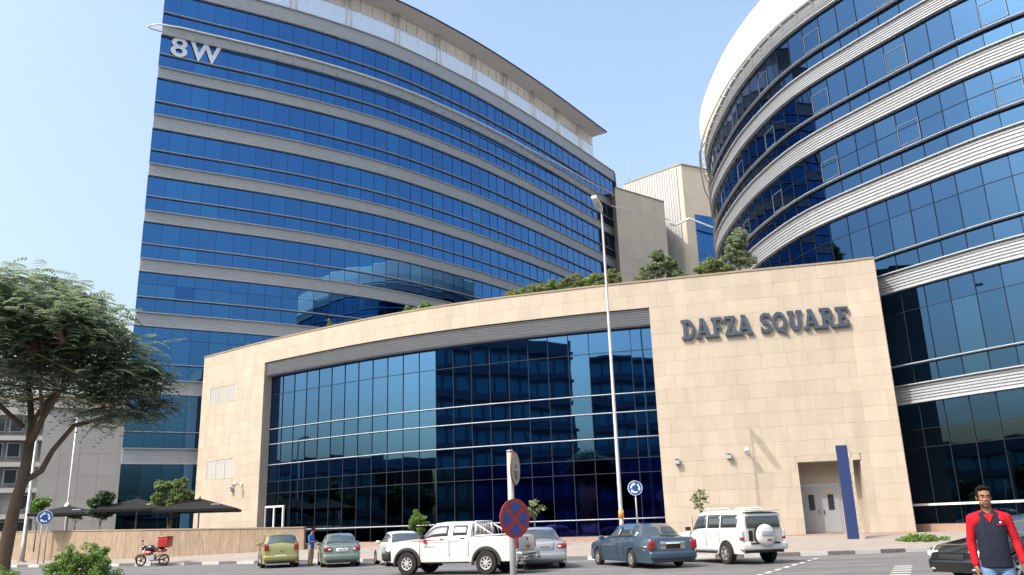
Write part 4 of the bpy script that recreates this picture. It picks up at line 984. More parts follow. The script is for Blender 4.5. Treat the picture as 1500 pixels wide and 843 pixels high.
# ================================================================== VEHICLES
def lerp(a, b, t): return a + (b - a) * t
def pw(x, pts):
    return float(np.interp(x, [p[0] for p in pts], [p[1] for p in pts]))
class Car:
    """body lofted along x (forward); t runs 0..8 up the half section from the underside centre to the roof centre"""
    def __init__(s, L, belt, roof, wid, wheels, wr, gc=.22, roofw=.72, tumble=.93, bed=None, front_round=.12, rear_round=.06):
        s.L = L; s.belt = belt; s.roof = roof; s.wid = wid; s.wheels = wheels; s.wr = wr; s.gc = gc; s.roofw = roofw; s.tumble = tumble; s.bed = bed; s.fr = front_round; s.rr = rear_round
    def half(s, x):
        h = s.L / 2; w_ = pw(x, s.wid)
        df = max(0, s.fr * 2.2 - (h - x)) / (s.fr * 2.2); dr = max(0, s.rr * 2.2 - (x + h)) / (s.rr * 2.2)
        return w_ * (1 - .16 * df ** 2 - .08 * dr ** 2)
    def section(s, x):
        w_ = s.half(x); sh = pw(x, s.belt); rz = max(pw(x, s.roof), sh + .03); zb = s.gc
        for xw in s.wheels:
            d = abs(x - xw); Ra = s.wr + .075
            if d < Ra: zb = max(zb, s.wr + math.sqrt(Ra * Ra - d * d) * .98 - .02)
        zb = min(zb, sh - .14)
        c = min(1, max(0, (rz - sh - .05) / .3)); wr_ = lerp(w_ * .84, s.roofw * pw(x, s.wid), c)
        pts = [(0, zb + .02), (w_ * .80, zb + .02), (w_ * .985, zb), (w_, lerp(zb, sh, .55)), (w_ * .985, sh - .09), (w_ * s.tumble, sh),
               (wr_, lerp(sh + .015, rz - .075, c)), (wr_ * .82, lerp(sh + .025, rz - .02, c)), (0, rz)]
        if s.bed and s.bed[0] < x < s.bed[1]:
            pts[6] = (w_ * .86, sh); pts[7] = (w_ * .855, .72); pts[8] = (0, .72)
        return pts
    def pt(s, x, t, side=1, off=0.):
        p = s.section(x); i = min(int(t), 7); f = t - i
        y, z = lerp(p[i][0], p[i + 1][0], f), lerp(p[i][1], p[i + 1][1], f)
        if off:
            e = .03; q = s.section(min(x + e, s.L / 2)); q0 = s.section(max(x - e, -s.L / 2))
            a = Vector((2 * e, lerp(q[i][0], q[i + 1][0], f) - lerp(q0[i][0], q0[i + 1][0], f), lerp(q[i][1], q[i + 1][1], f) - lerp(q0[i][1], q0[i + 1][1], f)))
            b = Vector((0, p[i + 1][0] - p[i][0], p[i + 1][1] - p[i][1])); n = b.cross(a)
            if n.length > 1e-9: n.normalize()
            if n.y < 0 and i < 7 or (i >= 7 and n.z < 0): n = -n
            return Vector((x + n.x * off, (y + n.y * off) * side, z + n.z * off))
        return Vector((x, y * side, z))
    def stations(s):
        h = s.L / 2; xs = set(np.linspace(-h, h, 46).round(3))
        for xw in s.wheels:
            for k in range(-12, 13): xs.add(round(xw + (s.wr + .075) * math.sin(k / 12 * PI / 2), 3))
        for l in (s.belt, s.roof):
            for p in l: xs.add(round(p[0], 3))
        if s.bed:
            for e in s.bed: xs.add(round(e - .005, 3)); xs.add(round(e + .005, 3))
        for d in (.01, .03, .07, .13, .2): xs.add(round(-h + d, 3)); xs.add(round(h - d, 3))
        return sorted(x for x in xs if -h <= x <= h)
    def body(s, m, parent):
        mb = MB(); xs = s.stations(); n = 9
        for side in (1, -1):
            vs = []
            for x in xs:
                for (y, z) in s.section(x): vs.append((x, y * side, z))
            fs = []
            for i in range(len(xs) - 1):
                for j in range(n - 1):
                    a = i * n + j; q = (a, a + 1, a + n + 1, a + n); fs.append(q if side == 1 else q[::-1])
            e = (len(xs) - 1) * n; f0 = tuple(range(n)); f1 = tuple(range(e + n - 1, e - 1, -1))
            fs += [f0, f1]; o = len(mb.v); mb.add(vs, fs, 0, True)
            k = 0
            for i in range(len(xs) - 1):
                for j in range(n - 1):
                    if j < 2: mb.m[-len(fs) + k] = 1
                    k += 1
        o = mb.build('body', [m, M['black_plastic']], parent)
        bm = bmesh.new(); bm.from_mesh(o.data); bmesh.ops.remove_doubles(bm, verts=bm.verts, dist=.0005); bmesh.ops.recalc_face_normals(bm, faces=bm.faces)
        for e_ in bm.edges:
            if len(e_.link_faces) == 2 and e_.calc_face_angle(0) > R(38): e_.smooth = False
        bm.to_mesh(o.data); bm.free(); return o
    def patch(s, name, m, parent, x0, x1, t0, t1, side=1, off=.006, nx=8, nt=3, xs=None):
        mb = MB(); vs = []
        for i in range(nx + 1):
            for j in range(nt + 1):
                tt = lerp(t0, t1, j / nt); x = lerp(x0, x1, i / nx)
                if xs: x = xs(i / nx, j / nt)
                vs.append(s.pt(x, min(tt, 7.999), side, off))
        fs = [(i * (nt + 1) + j, (i + 1) * (nt + 1) + j, (i + 1) * (nt + 1) + j + 1, i * (nt + 1) + j + 1) for i in range(nx) for j in range(nt)]
        mb.add(vs, fs, 0, True); o = mb.build(name, m, parent)
        so = o.modifiers.new('s', 'SOLIDIFY'); so.thickness = .008; so.offset = -1; return o
    def across(s, name, m, parent, x0, x1, tlo=6.1, off=.006, nx=6, xin=0.):
        """glass across the car from side to side (windscreen, rear window)"""
        mb = MB(); ts = [tlo, 6.5, 7, 7.3, 7.6, 7.999]; cols = [(t, 1) for t in ts] + [(t, -1) for t in reversed(ts[:-1])]; vs = []
        for i in range(nx + 1):
            for t, sd in cols:
                vs.append(s.pt(lerp(x0, x1, i / nx), t, sd, off))
        k = len(cols); fs = [(i * k + j, i * k + j + 1, (i + 1) * k + j + 1, (i + 1) * k + j) for i in range(nx) for j in range(k - 1)]
        mb.add(vs, fs, 0, True); o = mb.build(name, m, parent); so = o.modifiers.new('s', 'SOLIDIFY'); so.thickness = .008; so.offset = -1; return o
def wheel(parent, x, y, r_, width, rim_m, spokes=5, steer=0., ratio=.62, name='wheel'):
    side = 1 if y > 0 else -1
    w_ = bpy.data.objects.new(name, None); col.objects.link(w_); w_.parent = parent; w_.location = (x, y, r_); w_.rotation_euler = (0, 0, steer)
    mb = MB(); n = 28; prof = [(ratio * r_, -width / 2), (r_ * .94, -width / 2), (r_, -width / 2 + .03), (r_, width / 2 - .03), (r_ * .94, width / 2), (ratio * r_, width / 2)]
    vs = []; k = len(prof)
    for i in range(n):
        a = 2 * PI * i / n
        for rr_, yy in prof: vs.append((rr_ * math.cos(a), yy, rr_ * math.sin(a)))
    mb.add(vs, [(i * k + j, ((i + 1) % n) * k + j, ((i + 1) % n) * k + (j + 1) % k, i * k + (j + 1) % k) for i in range(n) for j in range(k)], 0, False)
    mb.build('tyre', M['rubber'], w_)
    yo = side * width / 2
    mb = MB()
    def ringy(r0, r1, ya, yb):
        vs = []
        for i in range(n):
            a = 2 * PI * i / n
            for rr_, yy in ((r0, ya), (r1, yb)): vs.append((rr_ * math.cos(a), yy, rr_ * math.sin(a)))
        mb.add(vs, [(i * 2, i * 2 + 1, ((i + 1) % n) * 2 + 1, ((i + 1) % n) * 2) for i in range(n)])
    ringy(ratio * r_ * 1.02, ratio * r_ * .88, yo - side * .004, yo - side * .012); ringy(ratio * r_ * .88, ratio * r_ * .86, yo - side * .012, yo - side * .07)
    for i in range(spokes):
        a = 2 * PI * i / spokes + .3; Tm = Matrix.Rotation(-a, 4, 'Y'); mb.box((ratio * r_ * .47, yo - side * .03, 0), (ratio * r_ * .9, .03, r_ * (.9 / spokes)), mtx=Tm)
    mb.tube([(0, yo - side * .06, 0), (0, yo - side * .008, 0)], [r_ * .2, r_ * .17], 12)
    mb.build('rim', rim_m, w_)
    mb = MB(); mb.tube([(0, yo - side * .085, 0), (0, yo - side * .075, 0)], [ratio * r_ * .9] * 2, 20); mb.build('brake_disc', M['dark_metal'], w_)
    return w_
def rbox(name, m, parent, c, d, bev=.02, rz=0, ry=0):
    mb = MB(); mb.box((0, 0, 0), d); o = mb.build(name, m, parent, True); bm = bmesh.new(); bm.from_mesh(o.data)
    bmesh.ops.bevel(bm, geom=list(bm.edges), offset=min(bev, min(d) * .45), segments=2, affect='EDGES', profile=.6); bm.to_mesh(o.data); bm.free()
    o.location = c; o.rotation_euler = (0, ry, rz); return o
def mirror(parent, m, x, y, z):
    for s in (1, -1):
        rbox('wing_mirror', m, parent, (x, s * (y + .09), z), (.12, .2, .14), .04)
def seams(car, parent, xs, t0=2.4, t1=5, belt=None):
    for x in xs:
        for sd in (1, -1): car.patch('door_seam', M['seam'], parent, x - .007, x + .007, t0, t1, sd, .002, 1, 6)
def handles(car, parent, xs, m, t=4.4):
    for x in xs:
        for sd in (1, -1):
            p = car.pt(x, t, sd, .012); rbox('door_handle', m, parent, p, (.17, .03, .035), .012)
def plate(parent, x, z, m, w_=.5, h=.13, tone=None):
    o = rbox('number_plate', m, parent, (x, 0, z), (.02, w_, h), .005)
    for k in range(5): q = rbox('plate_digit', M['seam'], o, (-.012 if x < 0 else .012, (k - 2) * .07 - .03, 0), (.004, .035, .07), .001)
    return o
def vehicle(name, label, cat, x, y, heading):
    """heading: unit-ish direction the nose points"""
    return thing(name, label, cat, (x, y, 0), math.atan2(heading[1], heading[0]))
def rearpos(rx, ry, hd, L, ro):
    l = math.hypot(*hd); return rx + hd[0] / l * (L / 2 - ro), ry + hd[1] / l * (L / 2 - ro)

def saloon(name, label, cat, pos, hd, pm, L=4.45, H=1.44, W=.86, rim='rim', lights='wide', wb=2.62, hatch=False, plate_m='plate', trim=None, spokes=5, rear_ov=1.0):
    t = vehicle(name, label, cat, pos[0], pos[1], hd); h = L / 2; xr = -h + rear_ov; xf = xr + wb; k = H / 1.44
    if hatch:
        belt = [(-h, .80 * k), (-h + .06, .95 * k), (-h + .3, .99 * k), (.3, .95 * k), (h - 1.15, .93 * k), (h - .35, .82 * k), (h, .66 * k)]
        roof = [(-h, .82 * k), (-h + .08, 1.02 * k), (-h + .5, 1.40 * k), (-h + .75, 1.47 * k), (-.2, H), (.25, 1.43 * k), (h - 1.3, .97 * k), (h - .35, .84 * k), (h, .68 * k)]
        rw = (-h + .12, -h + .47); ws = (h - 1.34, .30); sw = [(-h + .62, -.32), (-.24, h - 1.55)]
    else:
        belt = [(-h, .82 * k), (-h + .05, .93 * k), (-h + .3, .955 * k), (-.9, .95 * k), (.3, .93 * k), (h - 1.2, .91 * k), (h - .35, .78 * k), (h, .62 * k)]
        roof = [(-h, .84 * k), (-h + .1, .965 * k), (-h + .62, 1.0 * k), (-h + 1.22, 1.36 * k), (-h + 1.5, 1.43 * k), (-.1, H), (.25, 1.41 * k), (h - 1.25, .95 * k), (h - .35, .80 * k), (h, .64 * k)]
        rw = (-h + .68, -h + 1.2); ws = (h - 1.3, .30); sw = [(-h + 1.08, -.3), (-.22, h - 1.5)]
    wid = [(-h, W * .93), (-h + .5, W * .98), (0, W), (h - .9, W * .985), (h - .3, W * .95), (h, W * .86)]
    c = Car(L, belt, roof, wid, (xr, xf), .31, .2, .68 if not hatch else .74, .93, front_round=.2, rear_round=.12)
    c.body(pm, t)
    c.across('rear_window', M['carglass'], t, rw[0], rw[1], 6.15); c.across('windscreen', M['carglass'], t, ws[0], ws[1], 6.12)
    for a, b in sw:
        for sd in (1, -1): c.patch('side_window', M['carglass'], t, a, b, 5.12, 5.9, sd)
    for sd in (1, -1):
        if hatch:
            c.patch('tail_light', M['red_light'], t, -h + .015, -h + .28, 4.05, 5.6, sd, .012, 4, 3); rbox('tail_light', M['red_light'], t, (-h + .0, sd * W * .77, .86 * k), (.06, .20, .26), .03)
        elif lights == 'tall': rbox('tail_light', M['red_light'], t, (-h + .03, sd * W * .80, .76), (.14, .24, .30), .04)
        else: rbox('tail_light', M['red_light'], t, (-h + .03, sd * W * .72, .78 * k), (.12, .36, .17), .04); rbox('lamp_lens', M['clear_light'], t, (-h - .02, sd * W * .62, .76 * k), (.05, .12, .07), .02)
        rbox('headlight', M['clear_light'], t, (h - .14, sd * W * .68, .62), (.22, .36, .15), .05)
        rbox('exhaust' if sd < 0 else 'reflector', M['dark_metal'] if sd < 0 else M['red_light'], t, (-h + .02, sd * W * .55, .27 if sd < 0 else .42), (.1, .1, .05), .02)
    plate(t, -h - .012, .74 * k if not hatch else .50, M[plate_m]); plate(t, h + .0, .42, M[plate_m])
    rbox('rear_bumper', pm, t, (-h + .05, 0, .43), (.2, W * 1.80, .26), .07); rbox('front_bumper', pm, t, (h - .08, 0, .40), (.22, W * 1.66, .26), .08)
    rbox('bumper_insert', M['black_plastic'], t, (-h + .06, 0, .245), (.16, W * 1.5, .1), .03)
    rbox('front_grille', M['black_plastic'], t, (h - .0, 0, .55), (.06, W * .8, .12), .02)
    mirror(t, pm, h - 1.62, W * .93, .98 * k)
    seams(c, t, (xr + .55, -.26, h - 1.42)); handles(c, t, (-.75 + .0, .35), trim or pm)
    for x, st in ((xr, 0), (xf, 0)):
        for sd in (1, -1): wheel(t, x, sd * (W - .10), .31, .19, M[rim], spokes)
    return t, c, h
HD = (-.31, .95)
t, c, h = saloon('hatchback_car', 'yellow-green hatchback parked at the far left of the row', 'car', rearpos(-11.15, 40.6, (-.33, .95), 4.2, .75), (-.33, .95), M['p_green'], L=4.2, H=1.52, W=.85, wb=2.6, hatch=True, rear_ov=.75)
rbox('badge', M['chrome'], t, (-h - .015, 0, .78), (.02, .14, .05), .01)
t, c, h = saloon('saloon_car', 'grey-green saloon parked right of the man in the blue shirt', 'car', rearpos(-8.1, 39.4, (-.27, .96), 4.45, 1.0), (-.27, .96), M['p_sage'], plate_m='plate')
rbox('badge', M['chrome'], t, (-h - .01, 0, .86), (.02, .12, .07), .01)
t, c, h = saloon('hatchback_car', 'white hatchback with pink and blue side stickers behind the white pickup', 'car', rearpos(-5.0, 38.2, (-.33, .94), 4.3, .9), (-.33, .94), M['p_white'], L=4.3, H=1.46, W=.87)
for (x, tt, m_) in ((-1.6, 3.9, 'flower'), (-1.45, 3.2, 'sign_blue'), (-1.75, 2.7, 'p_red'), (-1.3, 2.8, 'sign_blue')):
    pass
M['pink'] = mat('pink_vinyl', (.65, .10, .22), .4); M['cyan'] = mat('cyan_vinyl', (.08, .42, .62), .4)
for (x0, x1, a, b_, m_) in ((-2.05, -1.75, 3.7, 4.3, 'pink'), (-1.95, -1.62, 3.0, 3.7, 'cyan'), (-2.1, -1.8, 2.3, 3.0, 'pink'), (-1.1, -.5, 2.7, 3.2, 'cyan')):
    c.patch('sticker', M[m_], t, x0, x1, a, b_, 1, .004, 4, 2)
t, c, h = saloon('saloon_car', 'silver saloon parked behind the back of the white pickup', 'car', rearpos(.73, 32.6, (-.12, .99), 4.7, 1.05), (-.12, .99), M['p_silver'], L=4.7, H=1.46, W=.90, wb=2.74, rear_ov=1.05)
rbox('plate_recess', M['alu_light'], t, (-h + .0, 0, .80), (.05, .7, .22), .02)
# big steel blue saloon
L = 5.4; t, c, h = saloon('saloon_car', 'long steel blue saloon with tall red tail lights, parked in front of the street lamp', 'car', rearpos(4.74, 30.9, (-.30, .95), L, 1.35), (-.30, .95), M['p_blue'], L=L, H=1.48, W=.97, wb=2.99, lights='tall', rear_ov=1.35, spokes=9, trim=M['chrome'])
for sd in (1, -1): c.patch('chrome_strip', M['chrome'], t, -h + .15, h - .3, 3.3, 3.4, sd, .008, 24, 1)
rbox('chrome_surround', M['chrome'], t, (-h - .0, 0, .74), (.04, .92, .26), .03); rbox('plate_recess', M['seam'], t, (-h - .015, 0, .71), (.03, .54, .16), .01)

# white pickup
t = vehicle('pickup_truck', 'white double cab pickup with red flash on the door crossing the parking row', 'pickup truck', 0, 0, (-.925, .38))
L = 5.05; h = L / 2; xr = -h + 1.12; wb = 3.02; xf = xr + wb
fl = Vector((-3.96, 30.6, 0)); rl_ = Vector((-1.13, 29.44, 0)); dv = (fl - rl_).normalized(); left = Vector((-dv.y, dv.x, 0)); mid = (fl + rl_) / 2 - left * .83; ctr = mid - dv * ((xr + xf) / 2)
t.location = ctr; t.rotation_euler = (0, 0, math.atan2(dv.y, dv.x))
beltz = [(-h, 1.18), (-h + .05, 1.21), (-.3, 1.21), (.9, 1.17), (h - 1.0, 1.15), (h - .4, 1.10), (h - .08, 1.0), (h, .9)]
roofz = [(-h, 1.2), (-.88, 1.22), (-.86, 1.25), (-.78, 1.68), (-.6, 1.74), (.3, 1.75), (.62, 1.72), (h - 1.18, 1.22), (h - .4, 1.14), (h - .08, 1.03), (h, .92)]
c = Car(L, beltz, roofz, [(-h, .83), (0, .86), (h - .5, .85), (h, .74)], (xr, xf), .38, .42, .72, .95, bed=(-h + .06, -.98), front_round=.16, rear_round=.03)
c.body(M['p_white'], t)
c.across('windscreen', M['carglass'], t, h - 1.23, .66, 6.12); c.across('rear_window', M['carglass'], t, -.84, -.8, 6.3)
for a, b in ((-.66, -.12), (.06, 1.02)):
    for sd in (1, -1): c.patch('side_window', M['carglass'], t, a, b, 5.14, 5.88, sd)
for sd in (1, -1):
    for xw in (xr, xf):
        q = MB(); n = 18; vs = []
        for k in range(n + 1):
            a = R(-8 + 196 * k / n)
            for rr_, yy in ((.44, .84), (.53, .84), (.53, .905), (.45, .92)): vs.append((xw + rr_ * math.cos(a), sd * yy, .38 + rr_ * math.sin(a)))
        q.add(vs, [(i * 4 + j, i * 4 + (j + 1) % 4, (i + 1) * 4 + (j + 1) % 4, (i + 1) * 4 + j) for i in range(n) for j in range(4)] + [(0, 1, 2, 3), (4 * n + 3, 4 * n + 2, 4 * n + 1, 4 * n)]); fixn(q.build('wheel_flare', M['black_plastic'], t))
    rbox('tail_light', M['red_light'], t, (-h + .03, sd * .78, .99), (.12, .12, .36), .03)
    rbox('headlight', M['clear_light'], t, (h - .12, sd * .62, .86), (.2, .36, .2), .05)
    rbox('side_step', M['black_plastic'], t, (.1, sd * .84, .40), (1.7, .14, .05), .02)
    rbox('mud_flap', M['rubber'], t, (xf - .47, sd * .78, .36), (.03, .2, .28), .005)
rbox('tailgate', M['p_white'], t, (-h - .0, 0, .99), (.07, 1.42, .44), .02); rbox('tailgate_latch', M['seam'], t, (-h - .04, 0, 1.1), (.02, .1, .07), .01)
plate(t, -h - .045, .86, M['plate_y'], .42, .11)
rbox('rear_bumper', M['chrome'], t, (-h - .08, 0, .62), (.2, 1.66, .18), .05); rbox('bumper_step', M['chrome'], t, (-h - .12, .55, .5), (.24, .3, .14), .03); rbox('bumper_step', M['chrome'], t, (-h - .12, -.55, .5), (.24, .3, .14), .03)
rbox('front_bumper', M['black_plastic'], t, (h - .02, 0, .62), (.34, 1.66, .3), .08); rbox('front_grille', M['chrome'], t, (h - .0, 0, .86), (.08, .7, .18), .02)
# headboard rack behind the cab
rk = MB()
for sd in (1, -1):
    rk.tube([(-.96, sd * .74, 1.2), (-.96, sd * .66, 1.72)], .028, 6); rk.tube([(-1.75, sd * .78, 1.21), (-1.02, sd * .7, 1.62)], .024, 6); rk.tube([(-1.9, sd * .79, 1.26), (-.98, sd * .77, 1.26)], .02, 6)
rk.tube([(-.96, -.66, 1.72), (-.96, .66, 1.72)], .028, 6); rk.build('bed_rack', M['white_metal'], t)
for k in range(9): q = MB(); q.tube([(-.96, -.56 + k * .14, 1.24), (-.96, -.56 + k * .14, 1.70)], .014, 5); q.build('rack_bar', M['grey_pole'], t)
for k in range(5):
    for sd in (1, -1): q = MB(); q.tube([(-1.05 - k * .14, sd * .76, 1.27), (-1.0 - k * .14, sd * .73, 1.60 - k * .075)], .012, 5); q.build('rack_bar', M['grey_pole'], t)
mirror(t, M['black_plastic'], .98, .86, 1.24)
seams(c, t, (-.74, -.02, 1.12), 2.4, 5); handles(c, t, (-.52, .28), M['black_plastic'], 4.6)
M['redvinyl'] = mat('red_vinyl', (.58, .06, .10), .4); M['pinkv'] = mat('pale_pink_vinyl', (.62, .40, .42), .4)
c.patch('red_flash', M['redvinyl'], t, 0, 0, 4.4, 4.9, 1, .004, 8, 2, xs=lambda u, v: lerp(1.62, .55, u) - (1 - v) * .22)
for a, b, p_, q_ in ((1.35, .75, 3.8, 4.35),): c.patch('red_flash', M['redvinyl'], t, a, b, p_, q_, 1, .005, 6, 2, xs=lambda u, v: lerp(1.2, .85, u) - (1 - v) * .3 * (1 - u))
c.patch('pink_flash', M['pinkv'], t, 0, 0, 3.85, 4.05, 1, .004, 12, 1, xs=lambda u, v: lerp(.9, -.4, u))
for k in range(7): c.patch('door_lettering', M['seam'], t, .95 - k * .06, .92 - k * .06, 3.25, 3.4, 1, .004, 1, 1)
for x in (xr, xf):
    for sd in (1, -1): wheel(t, x, sd * .78, .38, .25, M['steelrim'], 8, ratio=.56)
for x in (xr,): q = MB(); q.tube([(x, -.7, .38), (x, .7, .38)], .06, 8); q.build('axle', M['dark_metal'], t)

# white suv with rear spare wheel
t = vehicle('suv', 'white four wheel drive with spare wheel on its tail, rightmost of the parked row', 'suv', 0, 0, (-.33, .944))
L = 4.75; h = L / 2; xr = -h + .98; wb = 2.78; xf = xr + wb
rl_ = Vector((7.33, 30.95, 0)); dv = Vector((-.33, .944, 0)).normalized(); left = Vector((-dv.y, dv.x, 0)); mid = rl_ - left * .79; ctr = mid - dv * xr
t.location = ctr; t.rotation_euler = (0, 0, math.atan2(dv.y, dv.x))
beltz = [(-h, 1.12), (-h + .06, 1.16), (0, 1.14), (h - 1.2, 1.10), (h - .5, 1.06), (h - .1, .96), (h, .84)]
roofz = [(-h, 1.16), (-h + .05, 1.5), (-h + .14, 1.76), (-h + .35, 1.83), (0, 1.85), (.45, 1.82), (h - 1.3, 1.16), (h - .5, 1.1), (h - .1, .99), (h, .86)]
c = Car(L, beltz, roofz, [(-h, .88), (0, .92), (h - .5, .9), (h, .80)], (xr, xf), .385, .36, .80, .955, front_round=.18, rear_round=.06)
c.body(M['p_white'], t)
c.across('windscreen', M['carglass'], t, h - 1.35, .5, 6.12)
for a, b in ((-h + .3, -1.08), (-1.0, -.22), (-.12, .78)):
    for sd in (1, -1): c.patch('side_window', M['carglass'], t, a, b, 5.14, 5.86, sd)
rbox('tailgate', M['p_white'], t, (-h - .0, 0, 1.12), (.08, 1.5, 1.12), .05)
rbox('rear_window', M['carglass'], t, (-h - .035, 0, 1.46), (.05, 1.34, .50), .04, ry=R(8)); rbox('roof_spoiler', M['p_white'], t, (-h + .02, 0, 1.80), (.26, 1.4, .05), .02)
sp = MB(); n = 28
prof = [(.0, .24), (.24, .24), (.345, .2), (.38, .12), (.38, .0), (.33, -.02)]
sp.tube([(-h - .03 - p[1], -.02, .95) for p in prof[1:][::-1]], [p[0] for p in prof[1:][::-1]], 26); spo = sp.build('spare_wheel_cover', M['p_white'], t, True)
sp = MB(); sp.tube([(-h - .05, -.02, .95), (-h - .12, -.02, .95)], .41, 26); sp.build('spare_tyre', M['rubber'], t)
rbox('cover_badge', M['red_light'], t, (-h - .275, -.06, .80), (.02, .16, .06), .02); rbox('cover_plate_recess', M['alu_light'], t, (-h - .27, -.02, 1.02), (.03, .46, .17), .02)
rbox('handle', M['seam'], t, (-h - .05, .52, .95), (.04, .16, .34), .02)
for sd in (1, -1):
    rbox('tail_light', M['clear_light'], t, (-h + .04, sd * .84, 1.02), (.16, .12, .26), .03); rbox('tail_lens', M['red_light'], t, (-h + .02, sd * .84, .86), (.15, .11, .10), .03)
    rbox('headlight', M['clear_light'], t, (h - .14, sd * .68, .84), (.24, .36, .2), .05)
    q = MB(); q.tube([(-1.5, sd * .66, 1.86), (-1.4, sd * .66, 1.90), (.1, sd * .66, 1.90), (.2, sd * .66, 1.87)], .016, 6); q.build('roof_rail', M['white_metal'], t)
    rbox('side_step', M['black_plastic'], t, (.05, sd * .88, .42), (1.75, .16, .06), .02)
    c.patch('sill_trim', M['alu_light'], t, xr + .5, xf - .5, 2.1, 2.5, sd, .006, 8, 1)
rbox('rear_bumper', M['p_white'], t, (-h + .0, 0, .60), (.26, 1.82, .26), .07); rbox('bumper_step', M['black_plastic'], t, (-h - .1, 0, .70), (.12, 1.2, .05), .02); rbox('bumper_underside', M['black_plastic'], t, (-h + .02, 0, .43), (.2, 1.5, .1), .03)
rbox('front_bumper', M['p_white'], t, (h - .06, 0, .56), (.28, 1.66, .3), .08); rbox('front_grille', M['chrome'], t, (h - .02, 0, .84), (.08, .8, .2), .02)
rbox('aerial', M['dark_metal'], t, (h - 1.5, .8, 1.35), (.015, .015, .6), .005)
mirror(t, M['black_plastic'], .88, .93, 1.22)
seams(c, t, (-1.02, -.17, .98), 2.4, 5.0); handles(c, t, (-.82, .02), M['p_white'], 4.5)
for x in (xr, xf):
    for sd in (1, -1): wheel(t, x, sd * .83, .385, .25, M['rim'], 6, ratio=.62)

# black car, nose in the frame
t, c, h = saloon('saloon_car', 'shiny black saloon behind the man in the red and navy top', 'car', (12.15, 20.9), (-.955, -.295), M['p_black'], L=4.8, H=1.46, W=.90, wb=2.78)
for sd in (1, -1):
    c.patch('headlight', M['clear_light'], t, h - .10, h - .78, 4.15, 5.5, sd, .01, 8, 3)
    c.patch('side_indicator', M['amber'], t, h - .66, h - .82, 4.6, 5.3, sd, .013, 4, 2)
    rbox('fog_light', M['clear_light'], t, (h - .02, sd * .6, .32), (.08, .14, .1), .03)

# red motorcycle with delivery box
mt = thing('motorcycle', 'red motorcycle with large red delivery box parked at the kerb', 'motorcycle', (-20.0, 47.6, 0), R(180 - 6)); 
for xw in (-.66, .66):
    w_ = bpy.data.objects.new('wheel', None); col.objects.link(w_); w_.parent = mt; w_.location = (xw, 0, .31)
    q = MB(); n = 24; vs = []
    for i in range(n):
        a = 2 * PI * i / n
        for k in range(6):
            b = 2 * PI * k / 6; rr_ = .265 + .048 * math.cos(b); vs.append((rr_ * math.cos(a), .05 * math.sin(b), rr_ * math.sin(a)))
    q.add(vs, [(i * 6 + k, ((i + 1) % n) * 6 + k, ((i + 1) % n) * 6 + (k + 1) % 6, i * 6 + (k + 1) % 6) for i in range(n) for k in range(6)], 0, True); q.build('tyre', M['rubber'], w_)
    q = MB()
    for k in range(5): q.box((.12, 0, 0), (.22, .03, .035), mtx=Matrix.Rotation(2 * PI * k / 5, 4, 'Y'))
    q.tube([(0, -.05, 0), (0, .05, 0)], .045, 10); q.build('rim', M['dark_metal'], w_)
q = MB(); q.tube([(.66, .09, .31), (.42, .09, .95)], .028, 8); q.tube([(.66, -.09, .31), (.42, -.09, .95)], .028, 8); q.build('fork', M['chrome'], mt)
q = MB(); q.tube([(.42, 0, .92), (.3, 0, .75), (.05, 0, .45), (-.2, 0, .36), (-.66, 0, .31)], .03, 6); q.tube([(.32, 0, .8), (-.1, 0, .76), (-.7, 0, .82)], .03, 6); q.tube([(-.7, .06, .78), (-.2, .06, .4)], .02, 6); q.build('frame', M['dark_metal'], mt)
q = MB(); q.tube([(-.12, -.12, .44), (.2, -.12, .42)], .1, 10); q.box((.05, 0, .46), (.36, .26, .28)); q.tube([(.18, 0, .5), (.3, 0, .66)], .08, 8); q.build('engine', M['alu'], mt)
q = MB(); q.tube([(.25, -.12, .42), (.2, -.14, .28), (-.2, -.15, .28), (-.75, -.16, .42)], [.022, .022, .03, .05], 8); q.build('exhaust', M['chrome'], mt)
q = MB(); q.tube([(.42, 0, .86), (.3, 0, .93), (.08, 0, .95), (-.1, 0, .86)], [.07, .15, .16, .1], 12); q.build('fuel_tank', M['p_black'], mt, True)
rbox('side_fairing', M['p_red'], mt, (.22, 0, .68), (.42, .34, .22), .08); rbox('tail_fairing', M['p_red'], mt, (-.48, 0, .80), (.55, .22, .14), .05)
q = MB(); q.tube([(-.05, 0, .88), (-.3, 0, .86), (-.62, 0, .9)], [.1, .12, .08], 10); q.build('seat', M['black_plastic'], mt, True)
q = MB(); vs = []
for k in range(9):
    a = R(10 + 120 * k / 8)
    for yy in (-.07, .07):
        for rr_ in (.34, .36): vs.append((.66 + rr_ * math.cos(a), yy, .31 + rr_ * math.sin(a)))
q.add(vs, [(4 * i + a_, 4 * i + b_, 4 * i + 4 + b_, 4 * i + 4 + a_) for i in range(8) for a_, b_ in ((0, 1), (1, 3), (3, 2), (2, 0))] + [(0, 2, 3, 1), (32, 33, 35, 34)]); fixn(q.build('front_mudguard', M['p_red'], mt))
rbox('front_cowl', M['p_black'], mt, (.52, 0, .95), (.24, .26, .26), .08); rbox('headlight', M['clear_light'], mt, (.64, 0, .9), (.06, .18, .14), .03)
q = MB(); q.tube([(.36, -.36, 1.04), (.42, -.15, 1.06), (.42, .15, 1.06), (.36, .36, 1.04)], .016, 6); q.tube([(.42, .26, 1.06), (.44, .32, 1.3)], .01, 5); q.build('handlebar', M['dark_metal'], mt)
rbox('mirror', M['dark_metal'], mt, (.44, .33, 1.33), (.03, .14, .08), .02); rbox('indicator', M['amber'], mt, (-.8, .12, .74), (.05, .08, .05), .02)
q = MB(); q.tube([(-.05, .12, .36), (-.1, .3, .02)], .014, 5); q.build('kickstand', M['dark_metal'], mt)
q = MB(); q.box((-.62, 0, .96), (.5, .3, .03)); q.build('box_rack', M['dark_metal'], mt)
